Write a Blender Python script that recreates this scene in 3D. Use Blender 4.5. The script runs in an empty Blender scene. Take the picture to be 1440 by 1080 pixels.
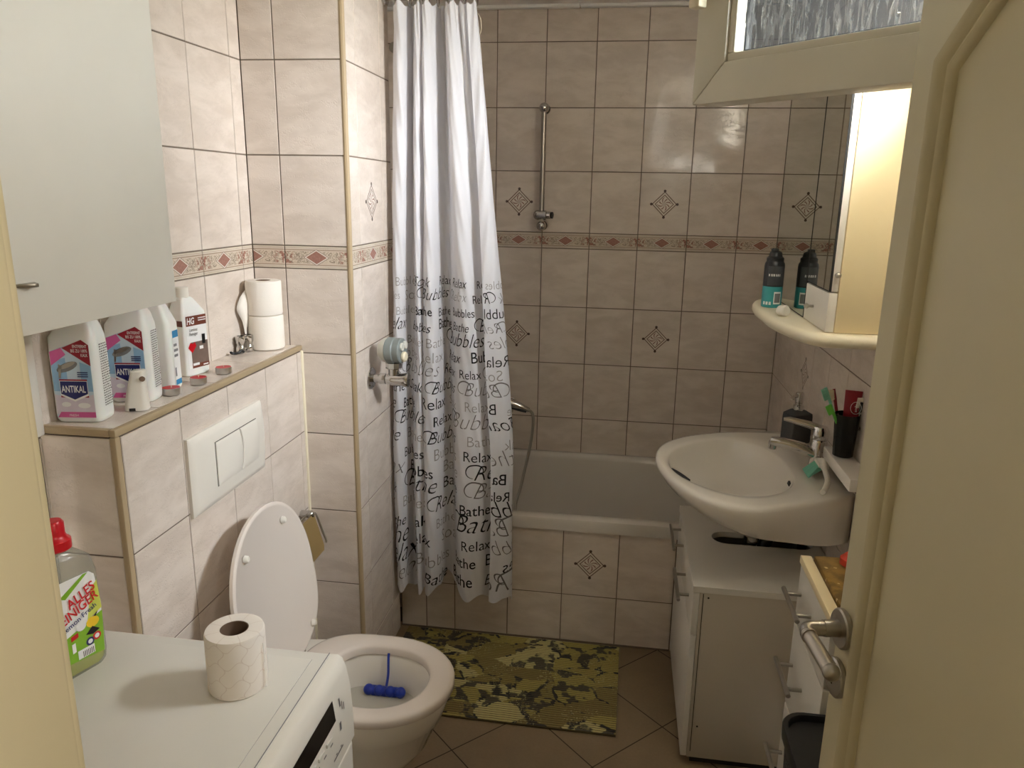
import bpy, bmesh, math, random
from mathutils import Vector, Matrix
random.seed(7)
PI = math.pi
SC = bpy.context.scene
COL = SC.collection
V = Vector

# ------------------------------------------------------------------ mesh helpers
def nb(): return bmesh.new()

def quad(bm, pts, mi=0, uvs=None):
    f = bm.faces.new([bm.verts.new(p) for p in pts]); f.material_index = mi
    if uvs:
        l = bm.loops.layers.uv.verify()
        for lp, uv in zip(f.loops, uvs): lp[l].uv = uv
    return f

def hexa(bm, c, mi=0, bevel=0.0, seg=2):
    """box from 8 corners ordered bottom 4 (ccw) then top 4"""
    vs = [bm.verts.new(p) for p in c]
    fs = []
    for idx in ((3,2,1,0),(4,5,6,7),(0,1,5,4),(1,2,6,5),(2,3,7,6),(3,0,4,7)):
        f = bm.faces.new([vs[i] for i in idx]); f.material_index = mi; fs.append(f)
    if bevel > 0:
        es = list({e for f in fs for e in f.edges})
        r = bmesh.ops.bevel(bm, geom=es, offset=bevel, offset_type='OFFSET', segments=seg, profile=0.5, affect='EDGES', clamp_overlap=True)
        for f in r['faces']: f.material_index = mi
    return vs

def box(bm, x0, x1, y0, y1, z0, z1, mi=0, bevel=0.0, seg=2):
    return hexa(bm, [(x0,y0,z0),(x1,y0,z0),(x1,y1,z0),(x0,y1,z0),(x0,y0,z1),(x1,y0,z1),(x1,y1,z1),(x0,y1,z1)], mi, bevel, seg)

def obox(bm, M, x0, x1, y0, y1, z0, z1, mi=0, bevel=0.0, seg=2):
    c = [(x0,y0,z0),(x1,y0,z0),(x1,y1,z0),(x0,y1,z0),(x0,y0,z1),(x1,y0,z1),(x1,y1,z1),(x0,y1,z1)]
    return hexa(bm, [M @ V(p) for p in c], mi, bevel, seg)

def loft(bm, rings, closed=True, cap0=False, cap1=False, mi=0):
    vr = [[bm.verts.new(p) for p in r] for r in rings]
    n = len(vr[0])
    for a, b in zip(vr[:-1], vr[1:]):
        for i in range(n if closed else n-1):
            j = (i+1) % n
            try:
                f = bm.faces.new((a[i], a[j], b[j], b[i])); f.material_index = mi
            except ValueError: pass
    if cap0:
        f = bm.faces.new(list(reversed(vr[0]))); f.material_index = mi
    if cap1:
        f = bm.faces.new(vr[-1]); f.material_index = mi
    return vr

def lathe(bm, prof, M=Matrix(), seg=32, mi=0, cap0=True, cap1=True):
    rings = [[M @ V((r*math.cos(2*PI*i/seg), r*math.sin(2*PI*i/seg), z)) for i in range(seg)] for r, z in prof]
    return loft(bm, rings, True, cap0, cap1, mi)

def frame_for(axis):
    a = V(axis).normalized()
    h = V((0,0,1)) if abs(a.z) < 0.9 else V((1,0,0))
    u = h.cross(a).normalized(); w = a.cross(u)
    return u, w, a

def along(o, axis):
    u, w, a = frame_for(axis)
    m = Matrix((u, w, a)).transposed().to_4x4(); m.translation = V(o); return m

def tube(bm, pts, r, seg=12, mi=0, caps=True):
    pts = [V(p) for p in pts]; n = len(pts)
    rs = r if isinstance(r, (list, tuple)) else [r]*n
    t = [(pts[min(i+1,n-1)]-pts[max(i-1,0)]).normalized() for i in range(n)]
    u, w, _ = frame_for(t[0]); rings = []
    for i in range(n):
        u = (u - t[i]*u.dot(t[i])).normalized(); w = t[i].cross(u)
        rings.append([pts[i] + (u*math.cos(2*PI*k/seg)+w*math.sin(2*PI*k/seg))*rs[i] for k in range(seg)])
    return loft(bm, rings, True, caps, caps, mi)

def cyl(bm, a, b, r, seg=24, mi=0, r2=None, bev=0.0):
    a = V(a); b = V(b); L = (b-a).length; M = along(a, b-a); r2 = r if r2 is None else r2
    if bev: pr = [(max(r-bev,1e-4),0),(r,bev),(r2,L-bev),(max(r2-bev,1e-4),L)]
    else: pr = [(r,0),(r2,L)]
    return lathe(bm, pr, M, seg, mi)

def ball(bm, c, r, mi=0, seg=20, sz=1.0):
    pr = [(max(r*math.sin(PI*i/12),1e-4), -r*math.cos(PI*i/12)*sz) for i in range(13)]
    return lathe(bm, pr, Matrix.Translation(V(c)), seg, mi)

def spline(pts, n=8, closed=False):
    pts = [V(p) for p in pts]; out = []; m = len(pts)
    rng = range(m if closed else m-1)
    for i in rng:
        if closed: p0,p1,p2,p3 = pts[i-1],pts[i],pts[(i+1)%m],pts[(i+2)%m]
        else: p0,p1,p2,p3 = pts[max(i-1,0)],pts[i],pts[i+1],pts[min(i+2,m-1)]
        for k in range(n):
            t = k/n
            out.append(0.5*((2*p1)+(p2-p0)*t+(2*p0-5*p1+4*p2-p3)*t*t+(3*p1-p0-3*p2+p3)*t**3))
    if not closed: out.append(pts[-1].copy())
    return out

def rrect(w, d, r, n=5):
    pts = []
    for cx, cy, a0 in ((w/2-r,d/2-r,0),(-w/2+r,d/2-r,PI/2),(-w/2+r,-d/2+r,PI),(w/2-r,-d/2+r,1.5*PI)):
        for k in range(n+1):
            a = a0+PI/2*k/n; pts.append((cx+r*math.cos(a), cy+r*math.sin(a)))
    return pts

def plate(bm, pts, o, u, v, n, t, mi=0):
    """flat polygon (2-D pts in basis u,v) extruded by t along n"""
    o = V(o); u = V(u); v = V(v); n = V(n)
    a = [o+u*p[0]+v*p[1] for p in pts]; b = [p+n*t for p in a]
    loft(bm, [a, b], True, True, True, mi)

def recalc(bm): bmesh.ops.recalc_face_normals(bm, faces=bm.faces[:])

def wloc(o):
    p = V((0,0,0))
    while o: p += o.location; o = o.parent
    return p

def obj(name, bm, mats, parent=None, smooth=35, fix=True):
    if fix: recalc(bm)
    off = wloc(parent)
    if off.length: bmesh.ops.translate(bm, verts=bm.verts[:], vec=-off)
    me = bpy.data.meshes.new(name); bm.to_mesh(me); bm.free()
    for m in (mats if isinstance(mats, (list, tuple)) else [mats]): me.materials.append(m)
    if smooth is not None:
        me.polygons.foreach_set('use_smooth', [True]*len(me.polygons))
        me.set_sharp_from_angle(angle=math.radians(smooth))
    o = bpy.data.objects.new(name, me); COL.objects.link(o)
    if parent: o.parent = parent
    return o

def tag(o, label, cat, group=None):
    o['label'] = label; o['category'] = cat
    if group: o['group'] = group
    return o

def thing(name, label, cat, loc, group=None):
    o = bpy.data.objects.new(name, None); COL.objects.link(o)
    o.location = loc; o.empty_display_size = 0.05
    return tag(o, label, cat, group)

def struct(o, kind='structure'):
    o['kind'] = kind; return o

def dup(root, loc, label, group=None):
    r = root.copy(); COL.objects.link(r); r.location = loc; r['label'] = label
    if group: r['group'] = group
    for ch in list(root.children):
        c = ch.copy(); COL.objects.link(c); c.parent = r
        for g in list(ch.children):
            d = g.copy(); COL.objects.link(d); d.parent = c
    return r

# ------------------------------------------------------------------ materials
def lin(c):
    out = []
    for x in c:
        x /= 255.0
        out.append(x/12.92 if x <= 0.04045 else ((x+0.055)/1.055)**2.4)
    return (*out, 1.0)

class NT:
    def __init__(s, name):
        s.m = bpy.data.materials.new(name); s.m.use_nodes = True
        s.t = s.m.node_tree; s.t.nodes.clear()
        s.out = s.n('ShaderNodeOutputMaterial')
    def n(s, ty, **kw):
        nd = s.t.nodes.new(ty)
        for k, v in kw.items(): setattr(nd, k, v)
        return nd
    def put(s, sock, v):
        if isinstance(v, bpy.types.NodeSocket): s.t.links.new(v, sock)
        elif v is not None: sock.default_value = v
    def math(s, op, a, b=None, c=None, clamp=False):
        nd = s.n('ShaderNodeMath', operation=op, use_clamp=clamp)
        s.put(nd.inputs[0], a)
        if b is not None: s.put(nd.inputs[1], b)
        if c is not None: s.put(nd.inputs[2], c)
        return nd.outputs[0]
    def vmath(s, op, a, b=None):
        nd = s.n('ShaderNodeVectorMath', operation=op)
        s.put(nd.inputs[0], a)
        if b is not None: s.put(nd.inputs[1], b)
        return nd.outputs[0]
    def noise(s, vec, scale, detail=4, rough=0.55, dist=0.0, color=False):
        nd = s.n('ShaderNodeTexNoise'); s.put(nd.inputs['Vector'], vec)
        nd.inputs['Scale'].default_value = scale; nd.inputs['Detail'].default_value = detail
        nd.inputs['Roughness'].default_value = rough; nd.inputs['Distortion'].default_value = dist
        return nd.outputs['Color' if color else 'Fac']
    def mix(s, f, a, b):
        nd = s.n('ShaderNodeMix', data_type='RGBA')
        s.put(nd.inputs[0], f); s.put(nd.inputs[6], a); s.put(nd.inputs[7], b)
        return nd.outputs[2]
    def ramp(s, f, a, b):   # smooth 0..1 between a and b
        nd = s.n('ShaderNodeMapRange'); nd.interpolation_type = 'SMOOTHSTEP'
        s.put(nd.inputs[0], f); nd.inputs[1].default_value = a; nd.inputs[2].default_value = b
        return nd.outputs[0]
    def obj(s): return s.n('ShaderNodeTexCoord').outputs['Object']
    def uv(s): return s.n('ShaderNodeUVMap').outputs[0]
    def sep(s, v):
        nd = s.n('ShaderNodeSeparateXYZ'); s.put(nd.inputs[0], v); return nd.outputs
    def scale(s, v, k):
        nd = s.n('ShaderNodeVectorMath', operation='MULTIPLY'); s.put(nd.inputs[0], v); nd.inputs[1].default_value = k; return nd.outputs[0]
    def bump(s, h, strength=0.2, dist=0.002, normal=None):
        nd = s.n('ShaderNodeBump'); s.put(nd.inputs['Height'], h)
        nd.inputs['Strength'].default_value = strength; nd.inputs['Distance'].default_value = dist
        if normal is not None: s.put(nd.inputs['Normal'], normal)
        return nd.outputs[0]
    def bsdf(s, col, rough=0.5, metal=0.0, normal=None, **kw):
        b = s.n('ShaderNodeBsdfPrincipled')
        s.put(b.inputs['Base Color'], col); s.put(b.inputs['Roughness'], rough); s.put(b.inputs['Metallic'], metal)
        if normal is not None: s.put(b.inputs['Normal'], normal)
        for k, v in kw.items(): s.put(b.inputs[k.replace('_',' ')], v)
        return b
    def done(s, sh):
        s.t.links.new(sh if isinstance(sh, bpy.types.NodeSocket) else sh.outputs[0], s.out.inputs[0]); return s.m

def pbr(name, rgb, rough=0.5, metal=0.0, var=0.04, vs=8, bump=0.0, bs=60, **kw):
    t = NT(name); co = t.obj()
    c = lin(rgb)
    n = t.noise(co, vs, 4)
    col = t.mix(n, tuple(x*(1-var) for x in c[:3])+(1,), tuple(min(1, x*(1+var)) for x in c[:3])+(1,))
    nm = t.bump(t.noise(co, bs, 3), bump, 0.001) if bump else None
    return t.done(t.bsdf(col, rough, metal, nm, **kw))

TILE = (219, 208, 197)
def tile_base(t, rgb=TILE, strong=1.0):
    """marbled, slightly pitted glazed tile: returns colour and normal sockets"""
    co = t.vmath('ADD', t.obj(), t.n('ShaderNodeAttribute', attribute_name='tid').outputs['Vector'])
    st = t.n('ShaderNodeMapping'); t.put(st.inputs[0], co)
    st.inputs['Rotation'].default_value = (0.6, 0.7, 0.5); st.inputs['Scale'].default_value = (1, 1, 2.6)
    big = t.noise(st.outputs[0], 7, 5, 0.6, 0.4)
    vein = t.noise(st.outputs[0], 16, 6, 0.65, 0.8)
    c = lin(rgb)
    a = tuple(x*k for x, k in zip(c[:3], (0.90, 0.88, 0.86)))+(1,)
    b = tuple(min(1, x*1.06) for x in c[:3])+(1,)
    col = t.mix(t.ramp(big, 0.3, 0.7), a, b)
    col = t.mix(t.math('MULTIPLY', t.ramp(vein, 0.60, 0.72), 0.25), col, tuple(x*k for x, k in zip(c[:3], (0.80, 0.74, 0.70)))+(1,))
    pit = t.math('MULTIPLY', t.ramp(t.noise(co, 230, 2), 0.48, 0.62), t.ramp(vein, 0.46, 0.60))
    h = t.math('SUBTRACT', t.math('MULTIPLY', t.noise(co, 22, 3), 0.5), t.math('MULTIPLY', pit, 0.36))
    return col, t.bump(h, 0.45*strong, 0.0022), co

def mk_tile(name, rgb=TILE, rough=0.10):
    t = NT(name); col, nm, _ = tile_base(t, rgb)
    return t.done(t.bsdf(col, rough, 0, nm))

def mk_deco(name):
    t = NT(name); col, nm, co = tile_base(t)
    u = t.sep(t.uv()); ax = t.math('ABSOLUTE', u[0]); ay = t.math('ABSOLUTE', u[1])
    d = t.math('DIVIDE', t.math('ADD', ax, ay), 0.054)
    line = lambda c, w: t.math('LESS_THAN', t.math('ABSOLUTE', t.math('SUBTRACT', d, c)), w)
    frame = t.math('MAXIMUM', line(0.90, 0.05), line(0.68, 0.045))
    # corner dots
    dx = t.math('SUBTRACT', t.math('MAXIMUM', ax, ay), 0.0525); dy = t.math('MINIMUM', ax, ay)
    dot = t.math('LESS_THAN', t.math('SQRT', t.math('ADD', t.math('MULTIPLY', dx, dx), t.math('MULTIPLY', dy, dy))), 0.0055)
    # flower inside: eight petals with broken strokes
    r = t.math('SQRT', t.math('ADD', t.math('MULTIPLY', u[0], u[0]), t.math('MULTIPLY', u[1], u[1])))
    ang = t.math('ARCTAN2', u[1], u[0])
    pet = t.math('SINE', t.math('ADD', t.math('MULTIPLY', ang, 8), t.math('MULTIPLY', r, 240)))
    pet = t.math('MULTIPLY', t.math('GREATER_THAN', t.math('ADD', pet, t.math('MULTIPLY', t.noise(t.uv(), 260, 2), 1.4)), 1.3), t.math('LESS_THAN', d, 0.56))
    inside = t.math('LESS_THAN', d, 0.95)
    col = t.mix(t.math('MULTIPLY', inside, 0.45), col, lin((230, 222, 210)))
    col = t.mix(t.math('MULTIPLY', frame, 0.85), col, lin((108, 82, 68)))
    col = t.mix(t.math('MULTIPLY', pet, 0.85), col, lin((120, 62, 50)))
    col = t.mix(t.math('MULTIPLY', dot, 0.9), col, lin((66, 44, 36)))
    return t.done(t.bsdf(col, 0.2, 0, nm))

def mk_border(name):
    t = NT(name); col, nm, co = tile_base(t, (214, 204, 188))
    uv = t.uv(); u = t.sep(uv); ax = t.math('ABSOLUTE', u[0]); ay = t.math('ABSOLUTE', u[1])
    d = t.math('ADD', t.math('DIVIDE', ax, 0.031), t.math('DIVIDE', ay, 0.0185))
    band = t.math('LESS_THAN', ay, 0.0205)
    col = t.mix(t.math('MULTIPLY', band, 0.8), col, lin((206, 190, 170)))
    # scrollwork
    n1 = t.noise(t.scale(uv, (1, 1, 1)), 62, 3, 0.5, 1.6)
    sc = t.math('LESS_THAN', t.math('ABSOLUTE', t.math('SUBTRACT', n1, 0.5)), 0.035)
    n2 = t.noise(t.vmath('ADD', uv, (3.1, 1.7, 0)), 85, 2, 0.5, 0.5)
    blob = t.math('MULTIPLY', t.math('GREATER_THAN', n2, 0.53), t.ramp(ax, 0.055, 0.085))
    inb = t.math('MULTIPLY', t.math('LESS_THAN', ay, 0.017), t.math('GREATER_THAN', d, 1.35))
    col = t.mix(t.math('MULTIPLY', t.math('MULTIPLY', sc, inb), 0.7), col, lin((112, 96, 84)))
    col = t.mix(t.math('MULTIPLY', t.math('MULTIPLY', blob, inb), 0.75), col, lin((150, 92, 80)))
    for c, w, k in ((0.0215, 0.0014, 0.8), (0.0265, 0.0008, 0.5)):
        ln = t.math('LESS_THAN', t.math('ABSOLUTE', t.math('SUBTRACT', ay, c)), w)
        col = t.mix(t.math('MULTIPLY', ln, k), col, lin((150, 128, 112)))
    col = t.mix(t.math('LESS_THAN', d, 1.28), col, lin((226, 216, 204)))
    ring = t.math('LESS_THAN', t.math('ABSOLUTE', t.math('SUBTRACT', d, 1.22)), 0.07)
    col = t.mix(t.math('MULTIPLY', ring, 0.7), col, lin((120, 96, 84)))
    red = t.mix(t.noise(uv, 150, 3), lin((136, 92, 80)), lin((180, 136, 122)))
    col = t.mix(t.math('LESS_THAN', d, 1.0), col, red)
    return t.done(t.bsdf(col, 0.25, 0, nm))

M = {}
M['tile'] = mk_tile('glazed_wall_tile'); M['deco'] = mk_deco('diamond_motif_tile'); M['border'] = mk_border('border_tile')
M['grout'] = pbr('grout', (116, 103, 90), 0.9, bump=0.3, bs=400)
M['trimtan'] = pbr('tan_edge_trim', (172, 152, 120), 0.45)
M['ceil'] = pbr('white_ceiling_panel', (244, 244, 242), 0.5)
M['paint'] = pbr('hall_paint', (226, 214, 184), 0.8)
M['cream'] = pbr('cream_door_paint', (200, 190, 158), 0.42, bump=0.05, bs=300)
M['jamb'] = pbr('yellowed_frame_paint', (228, 216, 180), 0.45, bump=0.08, bs=200)
M['lam'] = pbr('white_laminate', (214, 210, 200), 0.38)
M['lamw'] = pbr('white_cabinet_foil', (222, 217, 207), 0.5)
M['lamgrey'] = pbr('bare_board_side', (184, 174, 157), 0.55)
M['enamel'] = pbr('white_enamel', (206, 200, 191), 0.14, var=0.01, Coat_Weight=0.3)
M['ceramic'] = pbr('white_ceramic', (232, 227, 217), 0.12, var=0.01, Coat_Weight=0.4)
M['seatp'] = pbr('toilet_seat_plastic', (224, 214, 204), 0.22, var=0.01)
M['plw'] = pbr('white_plastic', (228, 223, 212), 0.32, var=0.02)
M['pvc'] = pbr('window_pvc', (212, 206, 190), 0.4)
M['chrome'] = pbr('chrome', (205, 203, 200), 0.09, 1.0, var=0.02)
M['steel'] = pbr('brushed_steel', (172, 166, 156), 0.32, 1.0, var=0.05)
M['dark'] = pbr('black_plastic', (22, 22, 23), 0.4)
M['darkgap'] = pbr('dark_gap', (30, 27, 24), 0.8)
M['glassblk'] = pbr('black_display_glass', (26, 22, 20), 0.12)
M['paper'] = pbr('tissue_paper', (238, 232, 222), 0.95, bump=0.35, bs=220)
M['card'] = pbr('cardboard_core', (112, 90, 72), 0.9)
M['mirror'] = pbr('mirror_glass', (196, 200, 192), 0.015, 1.0, var=0.0)
M['creamside'] = pbr('cream_cabinet_side', (232, 214, 172), 0.4)
M['red'] = pbr('red_plastic', (196, 18, 30), 0.3)
M['redwax'] = pbr('red_wax', (196, 20, 36), 0.4)
M['alu'] = pbr('aluminium_cup', (200, 198, 194), 0.3, 1.0)
M['blue'] = pbr('blue_block', (18, 46, 150), 0.3)
M['meterg'] = pbr('grey_meter_plastic', (134, 142, 140), 0.45)
M['meterw'] = pbr('pale_meter_plastic', (208, 208, 198), 0.3)
M['ivory'] = pbr('ivory_plastic', (226, 216, 190), 0.4)
M['white'] = pbr('white_bottle_plastic', (236, 236, 232), 0.3, Subsurface_Weight=0.1)
M['lbl_navy'] = pbr('label_navy', (26, 32, 98), 0.4)
M['lbl_red'] = pbr('label_dark_red', (150, 22, 42), 0.4)
M['lbl_blue'] = pbr('label_light_blue', (142, 182, 214), 0.4, var=0.2, vs=20)
M['lbl_sky'] = pbr('label_pale_blue', (196, 214, 228), 0.4, var=0.1)
M['lbl_pink'] = pbr('label_pink', (206, 92, 152), 0.4)
M['lbl_lilac'] = pbr('label_pale_lilac', (214, 204, 216), 0.4, var=0.15, vs=40)
M['lbl_cyan'] = pbr('label_cyan', (40, 132, 186), 0.4)
M['lbl_white'] = pbr('label_white', (238, 238, 236), 0.4)
M['lbl_brown'] = pbr('label_brown', (112, 58, 40), 0.4)
M['lbl_taupe'] = pbr('label_taupe_photo', (120, 102, 92), 0.4, var=0.2, vs=60)
M['lbl_grey'] = pbr('label_grey', (122, 122, 124), 0.4, var=0.2, vs=60)
M['lbl_green'] = pbr('label_green', (128, 178, 40), 0.4, var=0.15, vs=40)
M['lbl_lime'] = pbr('label_lime', (206, 214, 92), 0.4, var=0.15, vs=40)
M['lbl_yellow'] = pbr('label_yellow', (236, 196, 40), 0.4)
M['teal'] = pbr('teal_can', (58, 152, 156), 0.3, var=0.1)
M['canblk'] = pbr('black_can', (24, 25, 28), 0.3)
M['cangrey'] = pbr('charcoal_label', (66, 68, 72), 0.4, var=0.15, vs=200)
M['ink'] = pbr('black_print', (24, 22, 24), 0.8)
M['inkg'] = pbr('grey_print', (112, 108, 106), 0.8)
M['inkl'] = pbr('light_grey_print', (160, 155, 152), 0.8)
M['mint'] = pbr('mint_bristles', (126, 196, 172), 0.6)
M['green'] = pbr('green_plastic', (96, 190, 72), 0.35)
M['tan'] = pbr('chrome_beige_reflection', (196, 172, 118), 0.3, 0.75)  # chrome flap, its beige reflection put into the base colour
M['tubered'] = pbr('dark_red_tube', (140, 18, 34), 0.35)
M['orange'] = pbr('orange_red_plastic', (190, 52, 24), 0.35)

def mk_cloth():
    t = NT('white_shower_cloth'); co = t.obj()
    nm = t.bump(t.noise(t.scale(co, (1, 1, 0.35)), 55, 4, 0.6, 0.3), 0.12, 0.004)
    b = t.bsdf(lin((236, 236, 240)), 0.65, 0, nm)
    tr = t.n('ShaderNodeBsdfTranslucent'); tr.inputs[0].default_value = lin((236, 236, 240))
    m = t.n('ShaderNodeMixShader'); m.inputs[0].default_value = 0.28
    t.t.links.new(b.outputs[0], m.inputs[1]); t.t.links.new(tr.outputs[0], m.inputs[2])
    return t.done(m.outputs[0])
M['cloth'] = mk_cloth()

def mk_floor():
    t = NT('brown_floor_tile'); co = t.vmath('ADD', t.obj(), t.n('ShaderNodeAttribute', attribute_name='tid').outputs['Vector'])
    col = t.mix(t.noise(co, 9, 6, 0.65), lin((124, 105, 80)), lin((148, 128, 100)))
    col = t.mix(t.math('MULTIPLY', t.noise(co, 120, 3), 0.35), col, lin((94, 78, 58)))
    return t.done(t.bsdf(col, 0.38, 0, t.bump(t.noise(co, 140, 3), 0.12, 0.001)))
M['floor'] = mk_floor(); M['fgrout'] = pbr('floor_grout', (66, 54, 44), 0.9)

def mk_mat():
    t = NT('camouflage_foam_mat'); co = t.obj()
    w = t.vmath('ADD', co, t.scale(t.noise(co, 11, 2, color=True), (0.07, 0.05, 0)))
    vo = t.n('ShaderNodeTexVoronoi', feature='F1'); t.put(vo.inputs['Vector'], t.scale(w, (0.8, 1.25, 1))); vo.inputs['Scale'].default_value = 11
    c = t.sep(vo.outputs['Color'])
    ed = t.n('ShaderNodeTexVoronoi', feature='DISTANCE_TO_EDGE'); t.put(ed.inputs['Vector'], t.scale(w, (0.8, 1.25, 1))); ed.inputs['Scale'].default_value = 11
    col = t.mix(t.ramp(c[0], 0.2, 0.8), lin((178, 162, 92)), lin((140, 122, 76)))
    col = t.mix(t.math('GREATER_THAN', c[1], 0.68), col, lin((206, 194, 134)))
    dk = t.math('MULTIPLY', t.math('GREATER_THAN', c[2], 0.55), t.ramp(t.noise(co, 20, 2), 0.50, 0.56))
    col = t.mix(t.math('MULTIPLY', dk, 0.9), col, lin((44, 46, 58)))
    col = t.mix(t.math('MULTIPLY', t.math('LESS_THAN', ed.outputs[0], 0.035), t.ramp(t.noise(co, 17, 2), 0.5, 0.56)), col, lin((36, 38, 50)))
    sp = t.math('MULTIPLY', t.math('GREATER_THAN', t.noise(co, 150, 2), 0.6), t.ramp(t.noise(co, 9, 2), 0.48, 0.6))
    col = t.mix(t.math('MULTIPLY', sp, 0.6), col, lin((206, 196, 140)))
    col = t.mix(0.12, col, lin((92, 82, 44)))
    return t.done(t.bsdf(col, 0.75))
M['mat'] = mk_mat(); M['matbase'] = pbr('mat_base', (70, 60, 34), 0.9)

def mk_textured_glass():
    t = NT('rain_textured_glass'); co = t.obj()
    n = t.noise(t.scale(co, (1, 1, 0.16)), 95, 3, 0.55, 1.2)
    h = t.ramp(n, 0.38, 0.62)
    nm = t.bump(h, 1.0, 0.005)
    gl = t.n('ShaderNodeBsdfGlass'); gl.inputs['Roughness'].default_value = 0.03; gl.inputs['IOR'].default_value = 1.3
    t.put(gl.inputs['Normal'], nm); gl.inputs[0].default_value = (0.82, 0.85, 0.86, 1)
    tr = t.n('ShaderNodeBsdfTransparent'); tr.inputs[0].default_value = (0.46, 0.47, 0.46, 1)
    tl = t.n('ShaderNodeBsdfTranslucent'); tl.inputs[0].default_value = (0.9, 0.92, 0.94, 1)
    m1 = t.n('ShaderNodeMixShader'); t.put(m1.inputs[0], t.math('SUBTRACT', .97, t.math('MULTIPLY', t.ramp(n, .53, .58), 0.75)))
    t.t.links.new(gl.outputs[0], m1.inputs[1]); t.t.links.new(tr.outputs[0], m1.inputs[2])
    m2 = t.n('ShaderNodeMixShader'); m2.inputs[0].default_value = 0.01
    t.t.links.new(m1.outputs[0], m2.inputs[1]); t.t.links.new(tl.outputs[0], m2.inputs[2])
    return t.done(m2.outputs[0])
M['rain'] = mk_textured_glass()

def mk_clear(name, rgb, rough=0.05, alpha_tint=0.9):
    t = NT(name)
    gl = t.bsdf(lin(rgb), rough, 0, None, IOR=1.4)
    tr = t.n('ShaderNodeBsdfTransparent'); tr.inputs[0].default_value = lin(rgb)
    m = t.n('ShaderNodeMixShader'); m.inputs[0].default_value = alpha_tint
    t.t.links.new(gl.outputs[0], m.inputs[1]); t.t.links.new(tr.outputs[0], m.inputs[2])
    return t.done(m.outputs[0])
M['clear'] = mk_clear('clear_bottle_plastic', (226, 226, 218), 0.1, 0.80)
M['limeliquid'] = mk_clear('lime_cleaner_liquid', (206, 212, 40), 0.12, 0.15)
M['smoke'] = mk_clear('smoked_grey_glass', (96, 98, 100), 0.05, 0.35)
M['smokedark'] = mk_clear('dark_smoked_cup', (40, 42, 40), 0.06, 0.3)
M['water'] = pbr('bowl_water', (186, 182, 170), 0.03, var=0.0)

def mk_wicker():
    t = NT('black_rattan_plastic'); co = t.obj()
    vo = t.n('ShaderNodeTexVoronoi'); t.put(vo.inputs['Vector'], co); vo.inputs['Scale'].default_value = 190
    nm = t.bump(vo.outputs['Distance'], 1.0, 0.004)
    return t.done(t.bsdf(t.mix(vo.outputs['Distance'], lin((24, 25, 27)), lin((58, 58, 60))), 0.5, 0, nm))
M['wicker'] = mk_wicker()

def mk_gold():
    t = NT('patterned_brown_gold_cover'); co = t.obj()
    c = t.mix(t.ramp(t.noise(co, 30, 4), 0.35, 0.65), lin((104, 80, 38)), lin((150, 118, 58)))
    c = t.mix(t.math('GREATER_THAN', t.noise(co, 48, 2), 0.66), c, lin((214, 196, 150)))
    return t.done(t.bsdf(c, 0.4))
M['gold'] = mk_gold()

# ------------------------------------------------------------------ text
DG = None
TXT = {}
def text_tris(word, shear=0.0, offset=0.0, res=3):
    key = (word, shear, offset)
    if key in TXT: return TXT[key]
    cu = bpy.data.curves.new('lettering', 'FONT'); cu.body = word; cu.size = 1.0
    cu.shear = shear; cu.offset = offset; cu.resolution_u = res; cu.fill_mode = 'FRONT'
    o = bpy.data.objects.new('lettering', cu); COL.objects.link(o)
    dg = bpy.context.evaluated_depsgraph_get()
    ev = o.evaluated_get(dg); me = ev.to_mesh()
    bm = nb(); bm.from_mesh(me); ev.to_mesh_clear()
    bpy.data.objects.remove(o); bpy.data.curves.remove(cu)
    bmesh.ops.triangulate(bm, faces=bm.faces[:])
    bm.verts.ensure_lookup_table()
    vs = [(v.co.x, v.co.y) for v in bm.verts]; fs = [[v.index for v in f.verts] for f in bm.faces]
    bm.free()
    TXT[key] = (vs, fs); return TXT[key]

def put_text(bm, word, o, u, v, n, size, mi, shear=0.0, offset=0.0, center=True, fit=None):
    vs, fs = text_tris(word, shear, offset)
    if not vs: return
    x0 = min(p[0] for p in vs); x1 = max(p[0] for p in vs); w = (x1-x0)
    sx = size if fit is None else fit/w
    cx = (x0+x1)/2 if center else 0
    o = V(o); u = V(u); v = V(v); n = V(n)
    bv = [bm.verts.new(o+u*((p[0]-cx)*sx)+v*(p[1]*size)+n*0.0004) for p in vs]
    for f in fs:
        try:
            q = bm.faces.new([bv[i] for i in f]); q.material_index = mi
        except ValueError: pass

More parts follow.
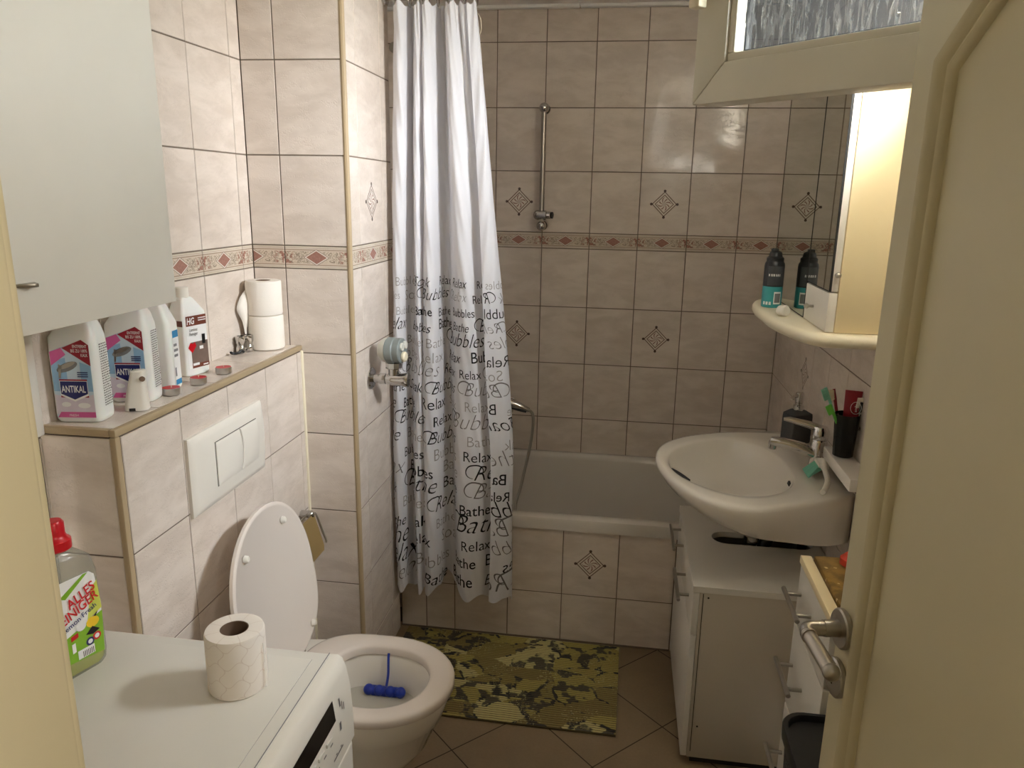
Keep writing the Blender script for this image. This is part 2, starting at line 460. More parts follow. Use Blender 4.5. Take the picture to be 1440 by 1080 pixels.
# ------------------------------------------------------------------ tiled surfaces
ZR = [-0.0987, 0.1498, 0.3983, 0.6468, 0.8953, 1.1438, 1.3922, 1.4574, 1.7059, 1.9543, 2.2028, 2.4513]
def tiled(name, o, u, v, n, us, vs, umax=None, vmax=None, deco=(), border=None, hole=None, thick=0.09, gap=0.003, mats=None, flat=0.55, ext=(0,0)):
    """rows of glazed tiles standing proud of a grout bed; us/vs are joint positions along u and v"""
    o = V(o); u = V(u); v = V(v); n = V(n)
    bm = nb(); uvl = bm.loops.layers.uv.verify(); tl = bm.faces.layers.float_vector.new('tid')
    def slab(a, b, c, d):
        P = lambda x, y, z: o+u*x+v*y+n*z
        hexa(bm, [P(a,c,-thick),P(b,c,-thick),P(b,c,-0.0016),P(a,c,-0.0016),P(a,d,-thick),P(b,d,-thick),P(b,d,-0.0016),P(a,d,-0.0016)], 1)
    a, b, c, d = us[0]-ext[0], us[-1]+ext[1], vs[0], vs[-1]
    if hole:
        h0, h1, k0, k1 = hole
        slab(a, b, c, k0); slab(a, b, k1, d); slab(a, h0, k0, k1); slab(h1, b, k0, k1)
    else: slab(a, b, c, d)
    rnd = random.Random(name)
    for i in range(len(us)-1):
        for j in range(len(vs)-1):
            a, b, c, d = us[i], us[i+1], vs[j], vs[j+1]
            if b-a < 0.006 or d-c < 0.006: continue
            cells = [(a, b, c, d)]
            if hole and a < hole[1] and b > hole[0] and c < hole[3] and d > hole[2]:
                h0, h1, k0, k1 = hole; cells = []
                if a < h0: cells.append((a, h0, c, d))
                if b > h1: cells.append((h1, b, c, d))
                aa, bb = max(a, h0), min(b, h1)
                if c < k0: cells.append((aa, bb, c, k0))
                if d > k1: cells.append((aa, bb, k1, d))
            tid = V((rnd.uniform(-9,9), rnd.uniform(-9,9), rnd.uniform(-9,9)))
            isb = border is not None and abs(c-border) < 1e-4
            mi = 3 if isb else (2 if (i, j) in deco else 0)
            cu = (a+b)/2; cv = (c+d)/2
            if isb:     # pattern centre sits in the middle of a whole tile
                if b-a < 0.15: cu = b-0.1 if i == 0 else a+0.1
            tx, ty = rnd.uniform(-1,1)*0.0006*flat, rnd.uniform(-1,1)*0.0006*flat
            for (a2, b2, c2, d2) in cells:
                g = gap/2; e = 0.0009
                if b2-a2 < 0.008 or d2-c2 < 0.008: continue
                def P(x, y, z): return o+u*x+v*y+n*(z+tx*(x-cu)/0.1+ty*(y-cv)/0.1)
                lo = [(a2+g,c2+g),(b2-g,c2+g),(b2-g,d2-g),(a2+g,d2-g)]
                hi = [(a2+g+e,c2+g+e),(b2-g-e,c2+g+e),(b2-g-e,d2-g-e),(a2+g+e,d2-g-e)]
                L = [bm.verts.new(P(x,y,-0.0016)) for x,y in lo]; H = [bm.verts.new(P(x,y,0)) for x,y in hi]
                fs = [(bm.faces.new(H), hi)]
                for k in range(4):
                    q = (k+1) % 4
                    fs.append((bm.faces.new((L[k],L[q],H[q],H[k])), (lo[k],lo[q],hi[q],hi[k])))
                for f, pts in fs:
                    f.material_index = mi; f[tl] = tid
                    for lp, p in zip(f.loops, pts): lp[uvl].uv = (p[0]-cu, p[1]-cv)
    for f in bm.faces: f.normal_update()
    return obj(name, bm, mats or [M['tile'], M['grout'], M['deco'], M['border']], None, 30, fix=True)

XL, XP, YP, YA, XR, XB = -.5174, -.2225, -1.1505, -.7312, 1.1936, -.382
ZC = 2.334; YN = -2.92
zs = [0.0]+[z for z in ZR if 0.01 < z < ZC-0.004]+[ZC]
BJ = 1.3922
def jz(z): return min(range(len(zs)), key=lambda k: abs(zs[k]-z))
J_A, J_B = jz(1.4574), jz(.8953)
# back wall
xs = [XL]+[-0.4+0.2*k for k in range(0, 8)]+[1.0, XR]
xs = sorted(set(round(x, 4) for x in xs if XL <= x <= XR))
def ic(x): return min(range(len(xs)), key=lambda k: abs(xs[k]-x))
struct(tiled('wall_back', (0,0,0), (1,0,0), (0,0,1), (0,-1,0), xs, zs, border=BJ,
    deco={(ic(0.0),J_A),(ic(0.6),J_A),(ic(0.0),J_B),(ic(0.6),J_B),(ic(-0.4),J_A)}, ext=(.14,.15)))
# right wall (Y runs away from the back wall) with the window opening
WY0, WY1, WZ0, WZ1 = -2.26, -1.66, 1.80, 2.30
ys = [0.0]+[0.04+0.2*k for k in range(0, 15) if 0.04+0.2*k < 2.9]+[2.92]
struct(tiled('wall_right', (XR,0,0), (0,-1,0), (0,0,1), (-1,0,0), ys, zs, border=BJ, hole=(-WY1,-WY0,WZ0,WZ1), deco={(3,J_B),(6,J_B),(3,J_A)}, thick=0.32, ext=(.15,.2)))
# left wall
ys = [1.1505,1.2071,1.4071,1.6071,1.8071,2.0071,2.2071,2.4071,2.6071,2.8071,2.92]
WLU = V((-.0235,-1,0)).normalized(); WLN = V((1,-.0235,0)).normalized()
struct(tiled('wall_left', V((XL+.0235*1.1505,0,0)), WLU, (0,0,1), WLN, ys, zs, border=BJ, ext=(.02,.2)))
# alcove end wall of the bath
struct(tiled('wall_alcove', (XL,0,0), (0,-1,0), (0,0,1), (1,0,0), [0.0,0.2,0.4,0.6,0.76], zs, border=BJ, ext=(.1,.4)))
# pillar
pf = tiled('pillar', (0,YP,0), (1,0,0), (0,0,1), (0,-1,0), [XL, XL+.098, XP-.006], zs, border=BJ, thick=0.4)
struct(pf)
ps = tiled('wall_pillar_side', (XP,0,0), (0,1,0), (0,0,1), (1,0,0), [YP+.012, -1.058, -.842, -.748], zs, border=BJ, deco={(1,J_A)}, thick=0.05)
struct(ps)
# bath apron
struct(tiled('wall_bath_apron', (0,YA,0), (1,0,0), (0,0,1), (0,-1,0), [XP,-.125,-.0154,.1846,.3846,.5846,.7846,.9846,XR], [0,.1911,.4445], deco={(4,1)}, thick=0.03))
# cistern box: front, near end, ledge
zb = [0,.158,.4067,.6552,.9037,1.1505]
struct(tiled('wall_cistern_front', (XB,0,0), (0,1,0), (0,0,1), (1,0,0), [-1.985,-1.7886,-1.5886,-1.3886,-1.1886,YP], zb, thick=0.03))
struct(tiled('wall_cistern_end', (0,-2.0,0), (1,0,0), (0,0,1), (0,-1,0), [XL-.05,XB-.012], zb, thick=0.03))
struct(tiled('wall_cistern_ledge', (0,0,1.166), (1,0,0), (0,1,0), (0,0,1), [XL-.05,XB-.012], [-1.988,-1.84,-1.62,-1.40,YP], thick=0.02))
# tan edge profiles
def trim(name, pts, r, mat='trimtan'):
    bm = nb(); tube(bm, pts, r, 10); return struct(obj(name, bm, M[mat]))
trim('trim_1', [(XP-.004,YP+.006,0),(XP-.004,YP+.006,ZC)], .0085)
bm = nb(); box(bm, XB-.013, XB+.001, -2.001, YP, 1.152, 1.1675, 0, .003); struct(obj('trim_2', bm, M['trimtan']))
bm = nb(); box(bm, XB-.013, XB+.001, -2.0015, -1.9865, 0, 1.152, 0, .003); struct(obj('trim_3', bm, M['trimtan']))
bm = nb(); box(bm, XL-.05, XB-.013, -2.0015, -1.9875, 1.152, 1.1675, 0, .003); struct(obj('trim_4', bm, M['trimtan']))
bm = nb(); box(bm, XB-.008, XB+.004, YP-.012, YP+.002, 0, 1.152, 0, .004); struct(obj('trim_5', bm, M['ivory']))
bm = nb(); box(bm, XL-.06, XL-.008, -2.040, -2.0016, 1.150, 1.43, 0, .004); struct(obj('trim_6', bm, M['plw']))
# white sealing strip where bath apron meets floor
bm = nb(); box(bm, XP, .785, YA-.004, YA, 0, .006, 0, .001); struct(obj('trim_7', bm, M['grout']))

# floor, laid diagonally
def floor():
    bm = nb(); tl = bm.faces.layers.float_vector.new('tid')
    box(bm, XL, XR, YN-.3, 0, -.06, -.0012, 1)
    S = .2955; c = math.sqrt(.5); nx, ny = .116, -1.359
    rnd = random.Random(3)
    def clip(poly, ax, lim, sgn):
        out = []
        for i in range(len(poly)):
            p, q = poly[i], poly[(i+1) % len(poly)]
            dp, dq = (p[ax]-lim)*sgn, (q[ax]-lim)*sgn
            if dp >= 0: out.append(p)
            if dp*dq < 0:
                t = dp/(dp-dq); out.append((p[0]+(q[0]-p[0])*t, p[1]+(q[1]-p[1])*t))
        return out
    for i in range(-14, 15):
        for j in range(-14, 15):
            g = .0018
            cs = [(i*S+g, j*S+g),((i+1)*S-g, j*S+g),((i+1)*S-g,(j+1)*S-g),(i*S+g,(j+1)*S-g)]
            pl = [(nx+(a-b)*c, ny+(a+b)*c) for a, b in cs]
            for ax, lim, sg in ((0,XL,1),(0,XR,-1),(1,YN-.3,1),(1,YA+.02,-1)):
                pl = clip(pl, ax, lim, sg)
                if len(pl) < 3: break
            if len(pl) < 3: continue
            f = bm.faces.new([bm.verts.new((x,y,0)) for x,y in pl]); f[tl] = V((rnd.uniform(-9,9),rnd.uniform(-9,9),0))
    for f in bm.faces:
        f.normal_update()
        if f.material_index == 0 and f.normal.z < 0: f.normal_flip()
    return struct(obj('floor', bm, [M['floor'], M['fgrout']], None, None, fix=False))
floor()
# ceiling of two white panel runs with a joint
bm = nb()
box(bm, XL-.1, .327, YN-.2, .1, ZC, ZC+.05, 0); box(bm, .330, XR+.15, YN-.2, .1, ZC, ZC+.05, 0)
box(bm, XL-.1, XR+.15, YN-.2, .1, ZC+.05, ZC+.09, 0)
box(bm, XL, .327, -.03, 0, ZC-.012, ZC+.002, 0, .004); box(bm, .330, XR, -.03, 0, ZC-.012, ZC+.002, 0, .004)
struct(obj('ceiling', bm, M['ceil']))

# door wall with the opening the photo is taken through
JX0, JX1, DH = .270, .985, 2.03
bm = nb()
box(bm, XL-.1, JX0-.03, YN-.2, YN, 0, ZC); box(bm, JX1+.03, XR+.14, YN-.2, YN, 0, ZC); box(bm, JX0-.03, JX1+.03, YN-.2, YN, DH+.03, ZC)
struct(obj('wall_door', bm, M['paint']))
bm = nb()
box(bm, JX0-.03, JX0, YN-.215, YN+.004, 0, DH, 0, .004); box(bm, JX1, JX1+.03, YN-.215, YN+.004, 0, DH, 0, .004); box(bm, JX0-.03, JX1+.03, YN-.215, YN+.004, DH, DH+.03, 0, .004)
box(bm, JX0-.09, JX0-.004, YN, YN+.012, 0, DH+.08, 0, .004)
struct(obj('trim_8', bm, M['jamb']))
# hallway behind the camera
bm = nb(); box(bm, -1.2, 2.2, -4.9, YN-.2, -.06, 0); struct(obj('floor_hall', bm, M['floor']))
bm = nb(); box(bm, -1.2, 2.2, -4.9, YN-.2, 2.45, 2.5); struct(obj('ceiling_hall', bm, M['ceil']))
bm = nb(); box(bm, -1.2, 2.2, -5.0, -4.9, 0, 2.5); struct(obj('wall_hall_far', bm, M['paint']))
bm = nb(); box(bm, -1.3, -1.2, -5.0, YN-.1, 0, 2.5); struct(obj('wall_hall_left', bm, M['paint']))
bm = nb(); box(bm, 2.2, 2.3, -5.0, YN-.1, 0, 2.5); struct(obj('wall_hall_right', bm, M['paint']))
bm = nb(); box(bm, -1.2, XL-.1, YN-.2, YN-.1, 0, 2.5); box(bm, XR+.14, 2.2, YN-.2, YN-.1, 0, 2.5); box(bm, XL-.1, XR+.14, YN-.2, YN-.1, ZC, 2.5)
struct(obj('wall_hall_near', bm, M['paint']))
for n_, ax in (('wall_outer_left', 0),):
    bm = nb(); box(bm, XL-.12, XL-.09, YN-.1, .1, 0, ZC); struct(obj(n_, bm, M['paint']))

# ------------------------------------------------------------------ open door leaf
L0 = V((.851, -2.29, 0)); LD = V((.148, -.989, 0)).normalized(); LN = V((-LD.y*-1*-1, 0, 0))
LN = V((0,0,1)).cross(LD)                 # candidate normal
if LN.x > 0: LN = -LN                      # visible side faces the room's left
LW, LH, LT = .72, 2.02, .04
dm = Matrix((LD, -LN, V((0,0,1)))).transposed().to_4x4(); dm.translation = L0   # local x along leaf, y into leaf, z up
door = bpy.data.objects.new('door_1', None); COL.objects.link(door); door.location = (L0.x, L0.y, 0); struct(door)
bm = nb(); obox(bm, dm, 0, LW, 0, LT, .008, LH, 0, .002)
leaf = obj('door_leaf', bm, M['cream'], door)
def molding(path):
    bm = nb()
    prof = [(-.021,0),(-.019,.006),(-.013,.009),(-.009,.004),(-.003,.0035),(.002,.0105),(.008,.012),(.014,.006),(.019,.003),(.021,0)]
    rings = []; n = len(path)
    for i, p in enumerate(path):
        a = V(path[i-1]); b = V(path[i]); c = V(path[(i+1) % n])
        d1 = (b-a).normalized(); d2 = (c-b).normalized(); t = (d1+d2).normalized()
        nn = V((-t.y, t.x)); k = 1/max(.5, nn.dot(V((-d1.y, d1.x))))
        rings.append([dm @ V((b.x+nn.x*s*k, -h+.0005, b.y+nn.y*s*k)) for s, h in prof])
    rings.append(rings[0])
    loft(bm, rings, False)
    return bm
arch = []
for k in range(13):
    t = k/12; arch.append((.070+.29*t, 1.745+.15*math.sin(PI*t/2)))
top_path = [(x, z) for x, z in arch]+[(LW-x, z) for x, z in reversed(arch)]
obj('panel_molding', molding([(.070, .56)]+top_path+[(LW-.070, .56)]), M['cream'], leaf, 50)
obj('panel_molding', molding([(.070, .14), (.070, .44), (LW-.070, .44), (LW-.070, .14)]), M['cream'], leaf, 50)
def D(x, y, z): return dm @ V((x, y, z))
hd = thing('d', '', '', (0,0,0)); bpy.data.objects.remove(hd)
bm = nb()
HZ = 1.076
cyl(bm, D(.021,.0,HZ), D(.021,-.009,HZ), .026, 32, 0, None, .002)
cyl(bm, D(.021,-.009,HZ), D(.021,-.028,HZ), .0110, 24)
hp = spline([D(.021,-.026,HZ), D(.021,-.040,HZ), D(.024,-.049,HZ), D(.034,-.0525,HZ-.0005)], 6)
tube(bm, hp, .0098, 18)
tube(bm, [D(.032,-.0525,HZ), D(.070,-.0535,HZ-.001), D(.108,-.0540,HZ-.003)], [.0090,.0094,.0090], 18)
ball(bm, D(.110,-.054,HZ-.003), .0105)
cyl(bm, D(.036,-.0525,HZ), D(.041,-.0526,HZ), .0104, 20)
handle = obj('door_handle', bm, M['steel'], door)
bm = nb()
cyl(bm, D(.023,.0,1.006), D(.023,-.009,1.006), .026, 32, 0, None, .002)
kb = obj('keyhole_plate', bm, M['steel'], door)
bm = nb(); cyl(bm, D(.023,-.0088,1.012), D(.023,-.0096,1.012), .0035, 12); obox(bm, dm, .0215, .0245, -.0096, -.0088, .997, 1.011)
obj('keyhole', bm, M['darkgap'], kb)

# ------------------------------------------------------------------ window with the sash swung open
win = bpy.data.objects.new('window_1', None); COL.objects.link(win); win.location = (XR, WY1, WZ0); struct(win)
bm = nb(); fw = .045
for a in ((WY0, WY1, WZ0, WZ0+fw), (WY0, WY1, WZ1-fw, WZ1), (WY0, WY0+fw, WZ0+fw, WZ1-fw), (WY1-fw, WY1, WZ0+fw, WZ1-fw)):
    box(bm, XR-.01, XR+.07, a[0], a[1], a[2], a[3], 0, .004)
obj('window_frame', bm, M['pvc'], win)
S0 = V((.655, -1.75, 0)); SD = V((.7071, -.7071, 0)); SN = V((-.7071, -.7071, 0))
sm = Matrix((SD, -SN, V((0,0,1)))).transposed().to_4x4(); sm.translation = S0
SW, SZ0, SZ1 = .728, 1.772, 2.30
bm = nb(); m = .066; T = .06
def miter(bm, a, b, c, d, w):   # four mitred sash members with a visible joint
    for (p0, p1, q1, q0) in (((a,c),(b,c),(b-w,c+w),(a+w,c+w)), ((b,c),(b,d),(b-w,d-w),(b-w,c+w)), ((b,d),(a,d),(a+w,d-w),(b-w,d-w)), ((a,d),(a,c),(a+w,c+w),(a+w,d-w))):
        cx = sum(p[0] for p in (p0,p1,q1,q0))/4; cz = sum(p[1] for p in (p0,p1,q1,q0))/4
        P = [(cx+(x-cx)*.9985, cz+(z-cz)*.9985) for x, z in (p0,p1,q1,q0)]
        hexa(bm, [sm @ V((x,0,z)) for x,z in P]+[sm @ V((x,T,z)) for x,z in P], 0, .0025)
miter(bm, 0, SW, SZ0, SZ1, m)
sash = obj('sash', bm, M['pvc'], win)
bm = nb(); a, b, c, d, w = m, SW-m, SZ0+m, SZ1-m, .014
for (x0,x1,z0,z1) in ((a,b,c,c+w),(a,b,d-w,d),(a,a+w,c+w,d-w),(b-w,b,c+w,d-w)):
    obox(bm, sm, x0, x1, .006, .03, z0, z1, 0, .003)
obj('glazing_bead', bm, M['pvc'], sash)
bm = nb(); obox(bm, sm, a+w-.004, b-w+.004, .024, .029, c+w-.004, d-w+.004)
obj('pane', bm, M['rain'], sash)
bm = nb()
for (x0,x1,z0,z1) in ((a+w,b-w,c+w,c+w+.006),(a+w,a+w+.006,c+w,d-w),(b-w-.006,b-w,c+w,d-w)):
    obox(bm, sm, x0, x1, .031, .043, z0, z1)
obj('glazing_spacer', bm, M['darkgap'], sash)
bm = nb(); obox(bm, sm, .004, .032, -.014, 0, 2.00, 2.07, 0, .003); obox(bm, sm, .006, .030, -.034, -.012, 1.926, 2.045, 0, .004)
obj('window_handle', bm, M['ivory'], sash)

# ------------------------------------------------------------------ bathtub
tub = thing('bathtub', 'white enamel bathtub behind the tiled apron along the back wall', 'bathtub', (.35,-.37,0))
bm = nb(); x0, x1, y0, y1 = XL+.002, XR-.002, YA-.010, -.003
def rr(a, b, c, d, r, z, n=8):
    return [V((( a+b)/2+p[0], (c+d)/2+p[1], z)) for p in rrect(b-a, d-c, r, n)]
RZ = .492
R = [rr(x0+.10,x1-.06,y0+.10,y1-.03,.1,.02), rr(x0+.05,x1-.03,y0+.06,y1-.01,.08,.20), rr(x0+.03,x1-.02,y0+.047,y1-.006,.06,.445), rr(x0,x1,y0,y1,.01,.447), rr(x0,x1,y0,y1,.012,RZ-.008), rr(x0+.003,x1-.003,y0+.003,y1-.003,.012,RZ-.002), rr(x0+.008,x1-.008,y0+.008,y1-.006,.014,RZ),
     rr(x0+.05,x1-.05,y0+.046,y1-.036,.11,RZ), rr(x0+.056,x1-.056,y0+.053,y1-.043,.11,RZ-.004), rr(x0+.064,x1-.062,y0+.060,y1-.050,.12,RZ-.02),
     rr(x0+.12,x1-.09,y0+.082,y1-.07,.14,RZ-.20), rr(x0+.20,x1-.13,y0+.11,y1-.10,.16,RZ-.34), rr(x0+.26,x1-.19,y0+.17,y1-.16,.15,RZ-.385), rr(x0+.5,x1-.5,y0+.3,y1-.3,.05,RZ-.39)]
loft(bm, R, True, True, True)
obj('tub_shell', bm, M['enamel'], tub, 40)
bm = nb(); lathe(bm, [(.026,0),(.026,.003),(.02,.005),(.001,.005)], Matrix.Translation(V((.1,-.37,RZ-.389))), 24)
obj('drain', bm, M['chrome'], tub)

# shower riser rail
rail = thing('shower_rail', 'short chrome shower rail with ball ends on the back wall', 'shower rail', (.202,-.03,1.5))
bm = nb()
cyl(bm, (.202,-.058,1.50), (.202,-.058,1.945), .0105, 24)
obj('bar', bm, M['steel'], rail)
for z in (1.948, 1.486):
    bm = nb(); ball(bm, (.202,-.058,z), .0205); cyl(bm, (.202,-.058,z), (.202,0,z), .012, 20); cyl(bm, (.202,-.006,z), (.202,0,z), .02, 24)
    obj('ball_mount', bm, M['chrome'], rail)
bm = nb(); cyl(bm, (.185,-.060,1.530), (.225,-.064,1.530), .019, 24, 0, None, .004); ball(bm, (.187,-.06,1.53), .02)
cyl(bm, (.225,-.066,1.530), (.243,-.070,1.530), .015, 20, 0, None, .003)
sl = obj('slider', bm, M['chrome'], rail)
bm = nb(); cyl(bm, (.243,-.070,1.530), (.249,-.0715,1.530), .0135, 20); obj('slider_grip', bm, M['dark'], sl)

# bath mixer with hand shower, mostly behind the curtain
mx = thing('bath_mixer', 'chrome bath mixer with hanging hose, peeking out right of the curtain', 'tap', (.05,-.09,.7))
bm = nb(); cyl(bm, (-.08,-.075,.70), (.10,-.075,.70), .022, 24, 0, None, .004)
for x in (-.06,.08): cyl(bm, (x,-.075,.70), (x,0,.70), .014, 20); cyl(bm, (x,-.01,.70), (x,0,.70), .03, 28, 0, None, .003)
cyl(bm, (.01,-.075,.70), (.01,-.13,.66), .013, 16)
obj('mixer_body', bm, M['chrome'], mx)
bm = nb(); tube(bm, [(.085,-.12,.735),(.12,-.12,.728),(.155,-.118,.715),(.176,-.116,.706)], [.020,.018,.013,.011], 20)
hs = obj('hand_shower', bm, M['chrome'], mx)
bm = nb(); tube(bm, [(.085,-.128,.722),(.14,-.127,.709),(.165,-.125,.70)], [.007,.008,.004], 12); obj('shower_grip', bm, M['dark'], hs)
bm = nb(); tube(bm, spline([(.174,-.116,.706),(.190,-.12,.695),(.197,-.13,.66),(.192,-.15,.58),(.178,-.19,.49),(.162,-.24,.40),(.150,-.28,.35),(.150,-.31,.33),(.16,-.33,.30)], 8), .0065, 10)
obj('hose', bm, M['steel'], mx)

# ------------------------------------------------------------------ shower curtain
rod = thing('curtain_rod', 'chrome curtain rod running along the bath above the shower curtain', 'curtain rod', (.3,-.79,2.185))
bm = nb(); cyl(bm, (XP,-.79,2.19), (XR,-.79,2.19), .011, 20); obj('rod', bm, M['chrome'], rod)
for x, s in ((XP,1),(XR,-1)):
    bm = nb(); cyl(bm, (x,-.79,2.19), (x+.012*s,-.79,2.19), .026, 24, 0, None, .003); obj('flange', bm, M['chrome'], rod)

# horizontal fold line of the cloth: (x, depth towards the room) at the bottom and at the top
BOT = [(-.216,.000),(-.212,.022),(-.195,.036),(-.180,.028),(-.172,.004),(-.164,-.012),(-.150,-.006),(-.140,.014),(-.127,.032),(-.114,.030),(-.106,.020),(-.101,.030),(-.084,.044),(-.062,.042),(-.050,.024),(-.044,.000),(-.034,-.020),(-.018,-.022),(-.004,-.004),(.012,.022),(.036,.040),(.070,.046),(.100,.038),(.126,.018),(.150,-.002),(.178,-.010),(.203,.004),(.2115,.024),(.200,.045),(.172,.053),(.138,.055)]
TOP = [(-.190,.000),(-.186,.018),(-.170,.030),(-.152,.026),(-.143,.004),(-.137,-.016),(-.128,-.010),(-.122,.012),(-.112,.026),(-.101,.026),(-.095,.012),(-.091,.020),(-.082,.030),(-.070,.022),(-.062,.004),(-.056,-.014),(-.046,-.022),(-.036,-.018),(-.028,.000),(-.016,.022),(-.004,.028),(.008,.022),(.018,.010),(.030,.018),(.040,.012),(.048,-.006),(.058,-.012),(.068,.002),(.070,.016),(.062,.026),(.046,.028)]
SUB = 9
cb = spline([(a,b,0) for a,b in BOT], SUB); ct = spline([(a,b,0) for a,b in TOP], SUB)
NU = len(cb)
ZT, ZB = 2.165, .205
NZ = 90
def cpos(i, z):
    t = (z-ZB)/(ZT-ZB)
    k = min(1, max(0, (t-.28)/.72)); k = k**1.1
    a, b = cb[i], ct[i]
    x = a.x*(1-k)+b.x*k; d = a.y*(1-k)+b.y*k
    w = 1.45
    x += .0028*math.sin(z*6.0+i*.11)*(1-k*.5); d += .003*math.sin(z*4.3+i*.17+1.1)
    d += .0022*math.sin(z*31+i*.35)*math.sin(i*.21)*(1 if t < .96 else 2)
    return V((x, -.785-d*w, z))
# hem rises where the cloth was folded up
def hem(i):
    x = cb[i].x
    h = ZB + .010*math.sin(i*.23)
    h += .050*math.exp(-((x+.03)/.034)**2)*(1 if i < NU*.68 else 0)
    if i > NU*.9: h += .012
    return h
grid = []
for j in range(NZ+1):
    row = []
    for i in range(NU):
        zb_ = hem(i); z = zb_+(ZT+.006*math.sin(i*.35)-zb_)*j/NZ
        row.append(cpos(i, z))
    grid.append(row)
cur = thing('shower_curtain', 'white shower curtain printed with bath words, gathered at the left of the bath', 'shower curtain', (0,-.8,.2))
bm = nb(); gv = [[bm.verts.new(p) for p in r] for r in grid]
for j in range(NZ):
    for i in range(NU-1): bm.faces.new((gv[j][i], gv[j][i+1], gv[j+1][i+1], gv[j+1][i]))
# lettering, laid on both faces of the thin cloth
arc = [0.0]
for i in range(1, NU):
    mid = [cpos(k, .75) for k in (i-1, i)]; arc.append(arc[-1]+(mid[1]-mid[0]).length)
AL = arc[-1]
import bisect
def cmap(u, z, off):
    u = min(max(u, 1e-5), AL-1e-5); i = max(0, min(NU-2, bisect.bisect(arc, u)-1)); f = (u-arc[i])/(arc[i+1]-arc[i])
    p, q = cpos(i, z), cpos(i+1, z)
    a, b = cpos(max(i-1,0), z), cpos(min(i+2,NU-1), z)
    t = ((q-p)*.5+(b-a)*.5)
    n = V((t.y, -t.x, 0)).normalized()
    return p+(q-p)*f+n*off
WORDS = ['Relax','Bathe','Bubbles','Soak','Bathe','Relax','Bubbles']
def swash(cap):
    """flat pen loop curling round the top left of a script capital"""
    pts = []
    for k in range(34):
        t = k/33; a = PI*1.55 - t*PI*2.1; r = .30-.10*t
        pts.append((-.02+math.cos(a)*r*1.25+.30*t, .40+math.sin(a)*r*1.05+.10*t, .012+.018*math.sin(PI*t)))
    vs = []; fs = []
    for k, (x, y, w) in enumerate(pts):
        x2, y2, _ = pts[min(k+1, 33)]; x1, y1, _ = pts[max(k-1, 0)]
        l = math.hypot(x2-x1, y2-y1) or 1; nx, ny = -(y2-y1)/l, (x2-x1)/l
        vs += [(x+nx*w, y+ny*w), (x-nx*w, y-ny*w)]
        if k: fs += [[2*k-2, 2*k-1, 2*k+1], [2*k-2, 2*k+1, 2*k]]
    return vs, fs
rnd = random.Random(11)
tb = nb(); z = 1.315; row = 0
while z > .225:
    k = (1.315-z)/1.1
    size = .040+.022*k
    u = -rnd.uniform(0, .12)
    while u < AL:
        wd = rnd.choice(WORDS)
        st = rnd.choice(['sans','sans','bold','script','script','scriptg','scriptg','sansg','sansg','ital'])
        sz = size*rnd.uniform(.9, 1.2)*((1.25+.35*k) if st.startswith('script') else 1)
        sh, of, mi = {'sans':(0,-.004,1),'bold':(0,.004,1),'script':(.42,-.012,1),'scriptg':(.42,-.022,2),'sansg':(0,-.014,3),'ital':(.3,-.006,1)}[st]
        vs, fs = text_tris(wd, sh, of)
        w = max(p[0] for p in vs)*sz
        zz = z-rnd.uniform(-.004,.006)
        sets = [(vs, fs)]
        if st.startswith('script'): sets.append(swash(wd[0]))
        for vs2, fs2 in sets:
            sub = nb(); sv = [sub.verts.new((u+p[0]*sz, zz+p[1]*sz, 0)) for p in vs2]
            for f in fs2:
                try: sub.faces.new([sv[i] for i in f])
                except ValueError: pass
            for _ in range(3):
                es = [e for e in sub.edges if e.calc_length() > .007]
                if not es: break
                bmesh.ops.subdivide_edges(sub, edges=es, cuts=1); bmesh.ops.triangulate(sub, faces=sub.faces[:])
            for off in (.0009, -.0009):
                mp = {v: tb.verts.new(cmap(v.co.x, max(v.co.y, .215), off)) for v in sub.verts}
                for f in sub.faces:
                    if all(0.0 < v.co.x < AL for v in f.verts) and all(v.co.y > .218 for v in f.verts):
                        try:
                            q = tb.faces.new([mp[v] for v in f.verts]); q.material_index = mi
                        except ValueError: pass
            sub.free()
        u += w+size*rnd.uniform(.5,1.2)
    z -= size*1.2; row += 1
bmesh.ops.delete(tb, geom=[v for v in tb.verts if not v.link_faces], context='VERTS')
tmp = bpy.data.meshes.new('t'); tb.to_mesh(tmp); tb.free(); bm.from_mesh(tmp); bpy.data.meshes.remove(tmp)
obj('cloth', bm, [M['cloth'], M['ink'], M['inkg'], M['inkl']], cur, None if False else 60, fix=False)
for fr in (.03,.17,.29,.40,.52,.65,.78,.9):
    i = int(fr*(NU-1)); p = cpos(i, ZT)
    bm = nb(); tube(bm, [(p.x, -.79+.018*math.cos(a), 2.182+.022*math.sin(a)) for a in [2*PI*q/20 for q in range(21)]], .0017, 6, caps=False)
    obj('curtain_ring', bm, M['chrome'], cur)
bm = nb(); p = cpos(NU-4, 2.12); tube(bm, spline([(.068,-.80,2.145),(.082,-.80,2.125),(.086,-.80,2.095),(.080,-.80,2.075)], 6), .0012, 6); obj('loose_thread', bm, M['ivory'], cur)

# small fitting on back wall left of curtain
bm = nb(); cyl(bm, (-.425,0,2.185), (-.425,-.02,2.185), .022, 24, 0, None, .003); cyl(bm, (-.425,-.02,2.185), (-.425,-.03,2.185), .010, 16)
tag(obj('wall_rosette', bm, M['steel']), 'small round metal rosette on the tiles at the left edge of the curtain', 'wall fitting')

